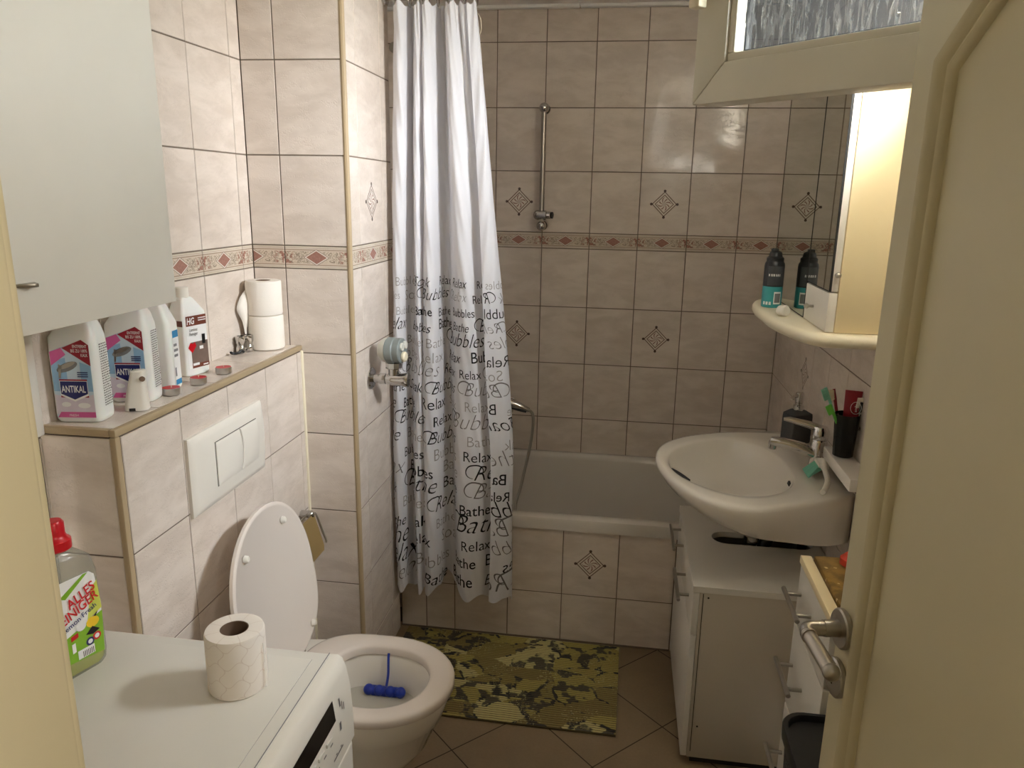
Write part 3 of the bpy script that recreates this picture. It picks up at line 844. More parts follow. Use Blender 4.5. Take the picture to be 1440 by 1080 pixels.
# ------------------------------------------------------------------ stop valve and meter
mt = thing('water_meter', 'grey water meter on a chrome stop valve beside the curtain', 'water meter', (-.2,-1.01,1.04))
bm = nb(); cyl(bm, (XP,-1.01,1.042), (XP+.008,-1.01,1.042), .034, 32, 0, None, .003); obj('flange', bm, M['chrome'], mt)
bm = nb(); cyl(bm, (XP+.008,-1.01,1.042), (-.165,-1.01,1.042), .0135, 20); cyl(bm, (-.19,-1.01,1.042), (-.172,-1.01,1.042), .018, 8)
tube(bm, [(-.17,-1.01,1.042),(-.15,-1.01,1.042),(-.12,-1.01,1.042),(-.105,-1.01,1.042),(-.098,-1.01,1.042)], [.016,.021,.020,.024,.022], 20)
cyl(bm, (-.146,-1.01,1.05), (-.146,-1.01,1.082), .017, 20)
obj('valve_body', bm, M['chrome'], mt)
bm = nb(); lathe(bm, [(.02,0),(.026,.003),(.026,.020),(.02,.024)], Matrix.Translation(V((-.146,-1.01,1.076))), 10); obj('union_nut', bm, M['chrome'], mt)
bm = nb(); lathe(bm, [(.008,0),(.026,.008),(.037,.022),(.039,.034)], along((-.197,-1.005,1.133), (1,-.12,.03)), 32); obj('dome', bm, M['meterw'], mt)
bm = nb(); A = along((-.163,-1.009,1.134), (1,-.12,.03))
lathe(bm, [(.039,0),(.0415,.003),(.0415,.024),(.039,.027),(.039,.033),(.040,.036),(.040,.046),(.036,.049)], A, 12); mh = obj('meter_housing', bm, M['meterg'], mt)
bm = nb(); e = A @ V((0,0,.0495)); 
for dz, dy in ((.014,-.012),(.016,.014)):
    cyl(bm, A @ V((dy,dz,.047)), A @ V((dy,dz,.056)), .0125, 20, 0, None, .002)
obj('dial_window', bm, M['meterw'], mh)
bm = nb(); cyl(bm, A @ V((-.004,-.018,.047)), A @ V((-.004,-.018,.062)), .016, 20, 0, None, .004); obj('seal_cap', bm, M['ivory'], mh)

# ------------------------------------------------------------------ bath mat
bm = nb(); nr = 46; my0, my1 = -1.216, -.748
c0 = V((-.19,-.748,0)); ex = V((.795,-.004,0)); ey = V((-.006,-.470,0))
for k in range(nr):
    a, b = k/nr, (k+.62)/nr
    P = lambda s, t, z: c0+ex*s+ey*t+V((0,0,z))
    hexa(bm, [P(0,a,.0055),P(1,a,.0055),P(1,b,.0055),P(0,b,.0055),P(0,a+.1/nr,.0085),P(1,a+.1/nr,.0085),P(1,b-.1/nr,.0085),P(0,b-.1/nr,.0085)])
hexa(bm, [P(0,0,.001),P(0,1,.001),P(1,1,.001),P(1,0,.001),P(0,0,.006),P(0,1,.006),P(1,1,.006),P(1,0,.006)])
for f in bm.faces[-6:]: f.material_index = 1
tag(obj('bath_mat', bm, [M['mat'], M['matbase']], None, None), 'ribbed yellow green camouflage patterned bath mat in front of the tub', 'bath mat')

# ------------------------------------------------------------------ toilet
CY = -1.628
def egg(xb, xf, hw, z, cx=None, n=48, back=2.2, cy=CY):
    """toilet outline: squarer at the wall end xb, rounder at the front xf"""
    pts = []; m = xb+(xf-xb)*.50
    for k in range(n):
        a = 2*PI*k/n; c, s = math.cos(a), math.sin(a)
        ex_ = 2.15 if c > 0 else 2.0/ .62
        rx = (xf-m) if c > 0 else (m-xb)
        x = m+rx*math.copysign(abs(c)**(2/ex_), c); y = cy+hw*math.copysign(abs(s)**(2/(2.1 if c > 0 else 2.6)), s)
        pts.append(V((x, y, z)))
    return pts
toi = thing('toilet', 'white wall hung toilet with its lid up against the tiled cistern box', 'toilet', (-.1,CY,.06))
bm = nb()
xb, xf, hw = -.236, .170, .168
R = [egg(-.38,-.10,.075,.075), egg(-.38,-.03,.10,.10), egg(-.38,.05,.128,.17), egg(-.38,.115,.150,.25), egg(-.38,.146,.160,.325), egg(-.38,.153,.164,.331), egg(-.38,.166,.168,.37), egg(-.38,.170,.169,.398), egg(-.376,.166,.165,.404),
     egg(-.165,.128,.128,.404), egg(-.158,.120,.121,.396), egg(-.150,.108,.112,.36), egg(-.140,.085,.098,.30), egg(-.12,.04,.078,.24), egg(-.10,-.0,.055,.20), egg(-.08,-.03,.03,.19)]
loft(bm, R, True, True, True)
obj('bowl', bm, M['ceramic'], toi, 50)
bm = nb(); loft(bm, [egg(-.143,.098,.106,.318), egg(-.04,.0,.03,.3181)], True, False, True); obj('bowl_water', bm, M['water'], toi)
def seat_ring(z0, z1):
    bm = nb(); o_, i_ = (-.236,.182,.176), (-.140,.118,.121)
    f = lambda d, z, e: egg(e[0]+d, e[1]-d, e[2]-d, z)
    Rg = [f(.004,z0,o_), f(0,z0+.004,o_), f(0,z1-.007,o_), f(.003,z1-.002,o_), f(.010,z1,o_), f(-.012,z1,i_), f(-.004,z1-.003,i_), f(0,z1-.008,i_), f(0,z0,i_)]
    Rg.append(Rg[0]); loft(bm, Rg, True); return bm
obj('seat', seat_ring(.4045,.430), M['seatp'], toi, 60)
# lid leaning back: hinge line near x=-.235, top tipped to the wall
def lidp(s, y, t):   # s along lid from hinge, y across, t thickness direction (towards room)
    a = math.radians(99); o = V((-.232, CY-.004, .434)); d = V((math.cos(a), 0, math.sin(a))); n = V((math.sin(a), 0, -math.cos(a)))
    return o+d*s+V((0,y,0))+n*t
def lid_outline(shr):
    e = egg(0, .430, .203, 0, cy=0)
    return [((p.x-.21)*(1-shr/.21)+.21, p.y*(1-shr/.2)) for p in e]
bm = nb()
loft(bm, [[lidp(p[0],p[1],t) for p in lid_outline(s)] for s, t in ((.03,-.012),(.008,-.010),(0,-.004),(0,.004),(.004,.007),(.010,.0065),(.014,.004))], True, True, True)
lid = obj('lid', bm, M['seatp'], toi, 45)
for s, y in ((.362,.085),(.352,-.115),(.045,.125)):
    bm = nb(); a = lidp(s,y,.004); b = lidp(s,y,.016); cyl(bm, a, b, .010, 16, 0, .0085, .003); obj('bumper', bm, M['plw'], lid)
for y in (-.075,.075):
    bm = nb(); cyl(bm, (-.248,CY+y-.025,.434), (-.248,CY+y+.025,.434), .011, 16, 0, None, .003); cyl(bm, (-.248,CY+y,.405), (-.248,CY+y,.432), .012, 16); obj('hinge', bm, M['chrome'], toi)
blk = thing('toilet_block', 'blue rim block hanging on a strap inside the toilet bowl', 'toilet freshener', (-.01,-1.56,.33))
bm = nb(); tube(bm, spline([(-.02,-1.511,.412),(-.02,-1.516,.40),(-.018,-1.528,.36),(-.018,-1.545,.335)], 6), .0035, 8); obj('strap', bm, M['blue'], blk)
bm = nb(); tube(bm, [(-.064,-1.553,.327),(-.05,-1.553,.325),(.012,-1.553,.325),(.026,-1.553,.327)], [.012,.014,.014,.012], 12); obj('holder', bm, M['blue'], blk)
for x in (-.062,-.034,-.004,.024):
    bm = nb(); ball(bm, (x,-1.558,.330), .0145, 0, 16); obj('block_ball', bm, M['blue'], blk)

# flush plate
fp = thing('flush_plate', 'white plastic flush plate with two buttons on the cistern box front', 'flush plate', (XB,-1.61,.98))
bm = nb()
def fpl(y, z, x): return V((XB+x, y, z))
F0 = [(-1.785,.893),(-1.445,.893),(-1.445,1.078),(-1.785,1.078)]
rings = []
for sh, x, bow in ((0,0,0),(0,.008,.0),(.004,.012,.004),(.016,.016,.006)):
    r = []
    for (ya, za), (yb, zb_) in zip(F0, F0[1:]+F0[:1]):
        for k in range(10):
            t = k/10; y = ya+(yb-ya)*t; z = za+(zb_-za)*t
            cy, cz = -1.615, .9855
            y = cy+(y-cy)*(1-sh/.17); z = cz+(z-cz)*(1-sh/.0925)
            if abs(zb_-za) > .1: y += (bow+.006)*math.sin(PI*t)*(1 if ya > -1.6 else -.0)
            r.append(fpl(y, z, x))
    rings.append(r)
loft(bm, rings, True, True, True); obj('frame', bm, M['plw'], fp, 40)
def fbtn(yl, yr, bowl_, bowr):
    L = [(yl+bowl_*math.sin(PI*k/10), .935+.106*k/10) for k in range(11)]; Rr = [(yr+bowr*math.sin(PI*k/10)-.018*(1-k/10)*0, .935+.106*k/10) for k in range(10,-1,-1)]
    P = L+Rr; cy = sum(p[0] for p in P)/len(P); cz = .988
    b = nb(); rg = []
    for s, x in ((1.0,.0165),(1.0,.0185),(.93,.0205)): rg.append([fpl(cy+(p[0]-cy)*s, cz+(p[1]-cz)*s, x) for p in P])
    loft(b, rg, True, True, True); return b
bm = nb(); g = [(-1.6895,.9335),(-1.4895,.9335),(-1.4835,.965),(-1.4815,.988),(-1.4835,1.01),(-1.4895,1.0425),(-1.6895,1.0425)]
plate(bm, g, (XB+.0155,0,0), (0,1,0), (0,0,1), (1,0,0), .0008); obj('button_recess', bm, M['darkgap'], fp)
obj('button', fbtn(-1.688,-1.578,0,.012), M['plw'], fp); obj('button', fbtn(-1.5755,-1.492,.012,.012), M['plw'], fp)

# paper holder
ph = thing('toilet_paper_holder', 'empty toilet paper holder with beige reflecting chrome flap beside the raised lid', 'toilet paper holder', (XB,-1.27,.65))
for y in (-1.312,-1.222):
    bm = nb(); cyl(bm, (XB,y,.66), (-.352,y,.66), .012, 20, 0, None, .003); ball(bm, (-.35,y,.66), .0125, 0, 16); obj('post', bm, M['chrome'], ph)
bm = nb(); cyl(bm, (-.357,-1.318,.662), (-.357,-1.216,.662), .004, 10); obj('pivot', bm, M['steel'], ph)
bm = nb(); P = [( -.049,0),(.049,0),(.049,-.105),(.040,-.118),(-.040,-.118),(-.049,-.105)]
plate(bm, P, (-.346,-1.264,.660), (0,1,0), V((-.28,0,1)).normalized(), V((1,0,.28)).normalized(), .003)
obj('cover_flap', bm, M['tan'], ph)
bm = nb(); tube(bm, spline([(-.350,-1.214,.66),(-.340,-1.207,.655),(-.322,-1.206,.60),(-.311,-1.206,.572),(-.312,-1.21,.565)], 5), .0035, 10); obj('side_arm', bm, M['steel'], ph)
bm = nb(); cyl(bm, (-.345,-1.318,.555), (-.325,-1.310,.552), .009, 14); obj('roll_rod_end', bm, M['dark'], ph)

# ------------------------------------------------------------------ washing machine
wm = thing('washing_machine', 'white front loading washing machine in the left foreground below the wall cabinet', 'washing machine', (-.19,-2.46,0))
WX0, WX1, WF, WB = -.497, .118, -2.760, -2.152
bm = nb(); box(bm, WX0, WX1-.018, WF+.006, WB-.006, .03, .826, 0, .006); obj('body', bm, M['plw'], wm)
bm = nb(); box(bm, WX0, WX1-.026, WF, WB, .826, .848, 0, .005, 3)
box(bm, WX0+.02, WX1-.052, WF+.02, WB-.024, .847, .8495, 0, .002); obj('top_plate', bm, M['lam'], wm)
bm = nb()
box(bm, WX1-.0535, WX1-.052, WF+.02, WB-.024, .8478, .8486); box(bm, WX0+.02, WX1-.0535, WB-.0255, WB-.024, .8478, .8486); obj('top_seam', bm, M['lbl_grey'], wm)
bm = nb(); box(bm, WX1-.0310, WX1-.0298, WF, WB, .8476, .8484); obj('front_seam', bm, M['lbl_grey'], wm)
# slanted / curved front panel facing the room (+X)
bm = nb(); prof = [(-.03,.846),(-.012,.847),(-.004,.842),(.002,.825),(.008,.79),(.011,.74),(.012,.69),(-.03,.69)]
loft(bm, [[V((WX1-.004+p[0], y, p[1])) for p in prof] for y in (WF, WF+.004, WB-.004, WB)], True, True, True); pan = obj('control_panel', bm, M['plw'], wm, 40)
bm = nb(); box(bm, WX1-.02, WX1+.006, WF+.002, WB-.002, .05, .684, 0, .006, 3); fr = obj('front_panel', bm, M['plw'], wm)
bm = nb(); lathe(bm, [(.17,0),(.175,.01),(.165,.022),(.13,.03),(.001,.032)], along((WX1+.005,-2.46,.38), (1,0,0)), 48); obj('porthole_door', bm, M['steel'], fr)
def panx(z):   # x of the panel face at height z
    for (a, za), (b, zb_) in zip(prof[2:6], prof[3:7]):
        if zb_ <= z <= za: return WX1-.004+a+(b-a)*(za-z)/(za-zb_)
    return WX1+.008
def pquad(bm, y0, y1, z0, z1, off, mi=0):
    quad(bm, [(panx(z0)+off,y0,z0),(panx(z0)+off,y1,z0),(panx(z1)+off,y1,z1),(panx(z1)+off,y0,z1)], mi)
bm = nb(); pquad(bm, -2.50, -2.225, .775, .812, .0012); obj('display', bm, M['glassblk'], pan, fix=True)
bm = nb(); rnd = random.Random(5)
for k in range(7):
    y = -2.46+.032*k; box(bm, panx(.762), panx(.762)+.003, y, y+.022, .757, .764, 0, .001)
obj('button_row', bm, M['lam'], pan)
bm = nb()
for k in range(9):
    y = -2.47+.027*k; pquad(bm, y, y+.010, .747, .750, .0008)
pquad(bm, -2.205,-2.200,.785,.800,.0008); pquad(bm, -2.197,-2.194,.775,.79,.0008); pquad(bm, -2.19,-2.187,.77,.784,.0008); pquad(bm, -2.212,-2.205,.745,.76,.0008)
pquad(bm, -2.245,-2.205,.712,.7155,.0008); pquad(bm, -2.235,-2.23,.7165,.7195,.0008); pquad(bm, -2.215,-2.211,.7165,.7195,.0008)
obj('panel_lettering', bm, M['inkg'], pan, fix=True)

# toilet roll helper
def make_roll(loc, label, group, r=.052, h=.098, core=.021, name='toilet_roll'):
    t = thing(name, label, 'toilet roll', loc, group)
    bm = nb(); x, y, z = loc
    prof = [(core,.001),(r-.004,0),(r-.0012,.0015),(r,.005),(r,h-.005),(r-.0015,h-.001),(r-.006,h),(core,h-.0005),(core,.001)]
    lathe(bm, prof, Matrix.Translation(V(loc)), 48, 0, False, False); obj('paper', bm, M['paper'], t, 40)
    bm = nb(); lathe(bm, [(core-.0012,.0005),(core+.0002,.0005),(core+.0002,h-.001),(core-.0012,h-.001),(core-.0012,.0005)], Matrix.Translation(V(loc)), 32, 0, False, False); obj('core', bm, M['card'], t)
    return t
def mk_embossed():
    t = NT('embossed_tissue'); co = t.sep(t.obj())
    ang = t.math('ARCTAN2', co[1], co[0]); a = t.math('MULTIPLY', ang, 8.0); zz = t.math('MULTIPLY', co[2], 2*PI/.030)
    w1 = t.math('ABSOLUTE', t.math('SINE', t.math('MULTIPLY', t.math('ADD', a, t.math('MULTIPLY', t.math('SINE', zz), .9)), .5)))
    ln = t.math('SUBTRACT', 1, t.ramp(w1, 0.0, 0.10))
    w2 = t.math('ABSOLUTE', t.math('SINE', t.math('ADD', t.math('MULTIPLY', zz, .5), t.math('MULTIPLY', t.math('SINE', a), .6))))
    ln = t.math('MAXIMUM', ln, t.math('SUBTRACT', 1, t.ramp(w2, 0.0, 0.10)))
    nm = t.bump(ln, -1.0, .004)
    col = t.mix(t.math('MULTIPLY', ln, .6), lin((238, 230, 220)), lin((206, 188, 174)))
    return t.done(t.bsdf(col, .95, 0, nm))
M['emb'] = mk_embossed()
rl = make_roll((-.021,-2.258,.8497), 'single toilet roll with embossed paper standing on the washing machine', None, r=.045, h=.100, core=.0215)
next(c for c in rl.children if c.name.startswith('paper')).data.materials[0] = M['emb']
bm = nb(); plate(bm, [(0,0),(.004,0),(.002,.075),(0,.078)], (.0265,-2.262,.853), (.3,.95,0), (0,0,1), (.95,-.3,0), .0006); obj('loose_sheet_end', bm, M['paper'], rl)

# lower and upper roll on the ledge
g_ = 'stacked toilet rolls on the ledge'
r1 = make_roll((-.462,-1.208,1.1675), 'lower toilet roll of the two stacked on the cistern ledge', g_, r=.0495, h=.0975)
r2 = dup(r1, (-.4625,-1.209,1.2655), 'upper toilet roll of the two stacked on the cistern ledge', g_)
bm = nb()
sh = spline([(-.502,-1.245,1.335),(-.509,-1.262,1.315),(-.512,-1.275,1.285),(-.505,-1.262,1.25),(-.503,-1.255,1.215),(-.502,-1.25,1.20)], 6)
loft(bm, [[p, p+V((.002+.018*math.sin(PI*min(1,i/22)), .020*math.sin(PI*min(1,i/26))+.003, .004))] for i, p in enumerate(sh)], False)
o_ = obj('loose_sheet', bm, M['paper'], r2); md = o_.modifiers.new('thickness', 'SOLIDIFY'); md.thickness = .0008

# chrome pipe clamp and small hook tool
cl = thing('pipe_clamp', 'shiny metal pipe clamp standing beside the toilet rolls on the ledge', 'clamp', (-.495,-1.272,1.1675))
bm = nb()
for dy in (-.013,.013):
    lathe(bm, [(.0125,0),(.0138,.002),(.0138,.014),(.011,.018),(.011,.024),(.0138,.028),(.0138,.044),(.012,.046),(.009,.046),(.009,.04)], Matrix.Translation(V((-.497+dy*.4,-1.273+dy,1.1675))), 24)
obj('sleeve', bm, M['chrome'], cl)
bm = nb(); box(bm, -.492, -.484, -1.286, -1.262, 1.182, 1.20, 0, .002); obj('band', bm, M['steel'], cl)
bm = nb(); tube(bm, spline([(-.508,-1.325,1.171),(-.506,-1.335,1.176),(-.500,-1.328,1.172),(-.494,-1.315,1.172),(-.490,-1.305,1.176),(-.488,-1.298,1.171)], 6), .0035, 10)
tag(obj('bent_hook', bm, M['dark']), 'small dark bent metal hook lying on the ledge left of the clamp', 'hook')

# tealights
g_ = 'red tealights along the cistern ledge'
tl = thing('tealight', 'red tealight on the ledge nearest the white air freshener', 'tealight', (-.430,-1.738,1.1675), g_)
bm = nb(); lathe(bm, [(.0175,0),(.019,.001),(.0192,.0145),(.0198,.0155),(.0186,.0155),(.0184,.012)], Matrix.Translation(tl.location), 32, 0, True, False); obj('cup', bm, M['alu'], tl)
bm = nb(); lathe(bm, [(.0184,.0152),(.010,.0148),(.001,.0150)], Matrix.Translation(tl.location), 32, 0, False, True); wx = obj('wax', bm, M['redwax'], tl)
bm = nb(); cyl(bm, tl.location+V((0,0,.012)), tl.location+V((.001,0,.019)), .0009, 8); obj('wick', bm, M['ivory'], wx)
dup(tl, (-.424,-1.638,1.1675), 'middle red tealight of the three on the ledge', g_)
dup(tl, (-.422,-1.527,1.1675), 'red tealight on the ledge farthest from the air freshener', g_)

# ------------------------------------------------------------------ bottles on the ledge
def bottle_body(bm, w, d, prof, A, r=.016):
    rings = []
    for z, sx, sy, ox in prof:
        rings.append([A @ V((p[0]*sx+ox, p[1]*sy, z)) for p in rrect(w, d, r, 5)])
    loft(bm, rings, True, True, True)

def cleaner(loc, rot, label, hand=True):
    t = thing('cleaner_bottle', label, 'cleaning bottle', loc, 'white descaler bottles on the ledge')
    A = Matrix.Translation(V(loc)) @ Matrix.Rotation(rot, 4, 'Z')
    bm = nb()
    bottle_body(bm, .094, .058, [(0,.90,.90,0),(.004,.97,.97,0),(.012,1,1,0),(.135,1,1,0),(.165,.97,.97,0),(.188,.72,.80,.006),(.202,.42,.55,.012),(.210,.36,.50,.012)], A)
    b = obj('body', bm, M['white'], t, 40)
    bm = nb(); lathe(bm, [(.017,.206),(.017,.212),(.019,.213),(.019,.236),(.017,.238)], A @ Matrix.Translation(V((.012,0,0))), 24); obj('cap', bm, M['plw'], t)
    # printed label on the front face (local -Y)
    o = A @ V((0,-.0295,0)); u = (A.to_3x3() @ V((1,0,0))); v = V((0,0,1)); n = (A.to_3x3() @ V((0,-1,0)))
    bm = nb()
    mats = ['lbl_sky','lbl_blue','lbl_red','lbl_pink','lbl_lilac','lbl_navy','lbl_white','steel','lbl_grey']
    def pl(pts, lay, mi): 
        quadp = [o+u*p[0]+v*p[1]+n*(.0002+.0002*lay) for p in pts]
        f = bm.faces.new([bm.verts.new(p) for p in quadp]); f.material_index = mi
    pl([(-.038,.010),(.036,.010),(.037,.150),(.024,.162),(-.038,.140)], 0, 0)
    pl([(-.038,.062),(-.010,.062),(-.010,.128),(-.038,.120)], 1, 1); pl([(.016,.062),(.0365,.062),(.0365,.112),(.016,.120)], 1, 1)
    pl([(-.038,.112),(-.008,.134),(-.016,.147),(-.038,.139)], 2, 3)
    pl([(-.014,.147),(.024,.163),(.037,.153),(.037,.112)], 3, 2)
    pl([(-.038,.016),(.036,.016),(.036,.056),(.0,.046),(-.038,.056)], 1, 4)
    pl([(-.037,.010),(.036,.010),(.036,.021),(-.030,.021)], 2, 3)
    for cx, cz, w_, h_ in ((-.018,.036,.018,.010),(.016,.034,.024,.011)):
        pl([(cx+w_*.5*math.cos(2*PI*k/14), cz+h_*.5*math.sin(2*PI*k/14)) for k in range(14)], 2, 6)
    pl([(-.026,.050),(.027,.050),(.027,.086),(-.026,.086)], 3, 2)
    pl([(-.026,.054),(.000,.042),(.027,.054),(.027,.083),(-.026,.083)], 4, 6)
    pl([(-.025,.056),(.000,.0445),(.026,.056),(.026,.082),(-.025,.082)], 5, 5)
    pl([(-.025,.0555),(.000,.044),(.026,.0555),(.026,.0575),(.000,.046),(-.025,.0575)], 6, 6)
    # photo of a shower head
    pl([(-.008+.020*math.cos(2*PI*k/16)+.004*math.sin(2*PI*k/16), .110+.010*math.sin(2*PI*k/16)+.005*math.cos(2*PI*k/16)) for k in range(16)], 4, 8)
    pl([(-.008+.016*math.cos(2*PI*k/16)+.004*math.sin(2*PI*k/16), .113+.006*math.sin(2*PI*k/16)+.005*math.cos(2*PI*k/16)) for k in range(16)], 5, 7)
    pl([(-.026,.088),(-.022,.088),(-.018,.112),(-.024,.116)], 5, 7)
    put_text(bm, 'ANTIKAL', o+v*.0605+n*.0018, u, v, n, .019, 6, 0, .015, fit=.046)
    put_text(bm, 'ENTFERNT', o+u*.021+v*.1475+n*.0018, u, v, n, .0085, 6, 0, .008, fit=.027)
    put_text(bm, 'BIS ZU 100%', o+u*.019+v*.139+n*.0018, u, v, n, .0085, 6, 0, .008, fit=.031)
    put_text(bm, 'KALK', o+u*.028+v*.1305+n*.0018, u, v, n, .0085, 6, 0, .008, fit=.013)
    put_text(bm, 'FRESH', o+u*-.005+v*.0128+n*.0018, u, v, n, .006, 6, 0, .008, fit=.017)
    for k in range(3): pl([(.010,.0905+.004*k),(.030,.0905+.004*k),(.030,.0925+.004*k),(.010,.0925+.004*k)], 6, 5)
    obj('front_label', bm, [M[m] for m in mats], t, None, fix=False)
    # small print on the side (local +X)
    o2 = A @ V((.0474,0,0)); u2 = (A.to_3x3() @ V((0,1,0))); n2 = (A.to_3x3() @ V((1,0,0)))
    bm = nb(); rr_ = random.Random(round(loc[1]*1000))
    for k in range(26):
        z = .030+.0048*k; a = -.014; 
        while a < .012:
            w_ = rr_.uniform(.002,.006)
            quad(bm, [o2+u2*a+v*z+n2*.0006, o2+u2*(a+w_)+v*z+n2*.0006, o2+u2*(a+w_)+v*(z+.0022)+n2*.0006, o2+u2*a+v*(z+.0022)+n2*.0006], 0); a += w_+.0018
    obj('side_print', bm, M['inkg'], t, None, fix=False)
    return t
cleaner((-.486,-1.938,1.1675), math.radians(9), 'white descaler bottle at the near end of the ledge, partly under the wall cabinet')
cleaner((-.478,-1.788,1.1675), math.radians(10), 'white descaler bottle behind the air freshener, second from the ledge end')
# white bottle with blue label behind it
wb = thing('detergent_bottle', 'white bottle with small blue label parts between descaler and brown labelled bottle', 'cleaning bottle', (-.482,-1.690,1.1675))
A = Matrix.Translation(wb.location) @ Matrix.Rotation(math.radians(6), 4, 'Z')
bm = nb(); bottle_body(bm, .078, .05, [(0,.92,.92,0),(.006,1,1,0),(.15,1,1,0),(.185,.6,.7,0),(.20,.4,.5,0)], A, .014); obj('body', bm, M['white'], wb, 40)
bm = nb(); lathe(bm, [(.013,.198),(.015,.2),(.015,.218),(.013,.22)], A, 20); obj('cap', bm, M['plw'], wb)
bm = nb(); n2 = A.to_3x3() @ V((1,0,0)); u2 = A.to_3x3() @ V((0,1,0)); o2 = A @ V((.0393,0,0))
for a, b, c, d, mi in ((-.014,.014,.014,.135,1),(-.013,.013,.118,.134,0),(-.013,.013,.010,.022,0),(-.011,.004,.098,.104,2),(-.011,.008,.086,.092,2),(-.011,.006,.074,.08,2),(-.012,-.006,.03,.05,2)):
    q = .0004+.0003*(mi != 1); quad(bm, [o2+u2*a+V((0,0,c))+n2*q, o2+u2*b+V((0,0,c))+n2*q, o2+u2*b+V((0,0,d))+n2*q, o2+u2*a+V((0,0,d))+n2*q], mi)
obj('label', bm, [M['lbl_cyan'], M['lbl_white'], M['lbl_grey']], wb, None, fix=False)
# HG bottle
hg = thing('laminate_cleaner_bottle', 'white flat bottle with brown banded label left of the clamp', 'cleaning bottle', (-.497,-1.545,1.1675))
A = Matrix.Translation(hg.location) @ Matrix.Rotation(math.radians(76), 4, 'Z')
bm = nb(); bottle_body(bm, .074, .050, [(0,.93,.90,0),(.005,1,1,0),(.150,1,1,0),(.154,.99,.98,0),(.186,.52,.62,-.008),(.190,.40,.48,-.008)], A, .008); obj('body', bm, M['white'], hg, 30)
bm = nb(); lathe(bm, [(.012,.188),(.0145,.190),(.0145,.212),(.013,.214)], A @ Matrix.Translation(V((-.008,0,0))), 20); obj('cap', bm, M['plw'], hg)
o = A @ V((0,-.0252,0)); u = A.to_3x3() @ V((1,0,0)); n = A.to_3x3() @ V((0,-1,0)); v = V((0,0,1))
bm = nb()
def q_(a, b, c, d, mi, l=0): quad(bm, [o+u*a+v*c+n*(.0004+.0003*l), o+u*b+v*c+n*(.0004+.0003*l), o+u*b+v*d+n*(.0004+.0003*l), o+u*a+v*d+n*(.0004+.0003*l)], mi)
q_(-.030,.034,.018,.146,0); q_(-.030,.034,.122,.146,1,1); q_(-.020,.034,.018,.082,2,1); q_(-.020,.034,.018,.028,1,2)
q_(.016,.026,.074,.098,4,3); q_(.006,.018,.062,.070,0,3)
hp_ = [(-.022,.082),(-.030,.070),(-.018,.056),(-.004,.072),(-.008,.082),(-.014,.078)]
f = bm.faces.new([bm.verts.new(o+u*a+v*b+n*.0016) for a, b in hp_]); f.material_index = 3
put_text(bm, 'HG', o+u*-.016+v*.1265+n*.001, u, v, n, .022, 0, .15, .03, fit=.024)
q_(.008,.032,.132,.1345,0,3); q_(.008,.032,.1375,.140,0,3)
put_text(bm, 'Laminat', o+u*-.009+v*.109+n*.001, u, v, n, .0105, 5, 0, .004, fit=.026)
put_text(bm, 'Reiniger', o+u*-.009+v*.099+n*.001, u, v, n, .0105, 5, 0, .004, fit=.026)
q_(-.018,.002,.024,.030,0,3); q_(.014,.030,.021,.024,0,4)
obj('front_label', bm, [M['lbl_white'], M['lbl_brown'], M['lbl_taupe'], M['red'], M['dark'], M['inkg']], hg, None, fix=False)
o = A @ V((-.0372,0,0)); u = A.to_3x3() @ V((0,-1,0)); n = A.to_3x3() @ V((-1,0,0))
bm = nb(); q_(-.022,.022,.122,.136,0); obj('side_label', bm, M['lbl_brown'], hg, None, fix=False)
bm = nb(); q_(-.010,-.004,.10,.106,1); q_(-.010,-.005,.084,.089,1); q_(-.004,.002,.092,.097,1); q_(-.015,-.011,.03,.05,1)
obj('side_lettering', bm, [M['lbl_brown'], M['inkg']], hg, None, fix=False)

# air freshener
af = thing('air_freshener', 'small white plastic air freshener standing at the ledge front edge', 'air freshener', (-.428,-1.858,1.1675))
bm = nb(); A = Matrix.Translation(af.location) @ Matrix.Rotation(math.radians(22), 4, 'Z')
loft(bm, [[A @ V((p[0]*sx+ox, p[1]*sy, z)) for p in rrect(.046,.036,.012,5)] for z, sx, sy, ox in ((0,1.0,1.0,-.002),(.006,.98,1,-.002),(.035,.84,.92,0),(.060,.68,.86,.003),(.074,.62,.82,.005),(.080,.58,.75,.006),(.082,.45,.6,.008))], True, True, True)
obj('shell', bm, M['plw'], af, 40)
bm = nb(); c = A @ V((.015,-.0135,.066)); d = A.to_3x3() @ V((.45,-.9,.1)); cyl(bm, c-d*.002, c+d*.003, .0055, 16); obj('nozzle', bm, M['card'], af)
bm = nb(); obox(bm, A, -.014, -.002, -.0186, -.0170, 0, .006, 0); obj('foot_notch', bm, M['darkgap'], af)

# floor cleaner on the washing machine, half hidden by the door frame
fb = thing('cleaner_bottle', 'clear bottle of lime yellow cleaner with red cap on the washing machine', 'cleaning bottle', (-.303,-2.262,.8497))
A = Matrix.Translation(fb.location) @ Matrix.Rotation(math.radians(72), 4, 'Z')
pr = [(0,.86,.86,.0),(.006,.96,.96,0),(.02,1,1,0),(.095,1,1,0),(.165,.97,.95,0),(.188,.86,.84,0),(.202,.58,.62,-.002),(.208,.40,.46,-.004),(.214,.36,.42,-.004)]
bm = nb(); bottle_body(bm, .092, .06, pr, A, .02); obj('body', bm, M['clear'], fb, 40)
bm = nb(); bottle_body(bm, .088, .056, [(.003,.86,.86,0),(.01,.97,.97,0),(.055,1,1,0),(.06,1,1,0)], A, .019); obj('liquid', bm, M['limeliquid'], fb, 40)
bm = nb(); B = A @ Matrix.Translation(V((-.004,0,0)))
lathe(bm, [(.020,.212),(.022,.214),(.022,.228),(.017,.233),(.015,.238),(.015,.256),(.012,.260)], B, 24)
obj('cap', bm, M['red'], fb, 40)
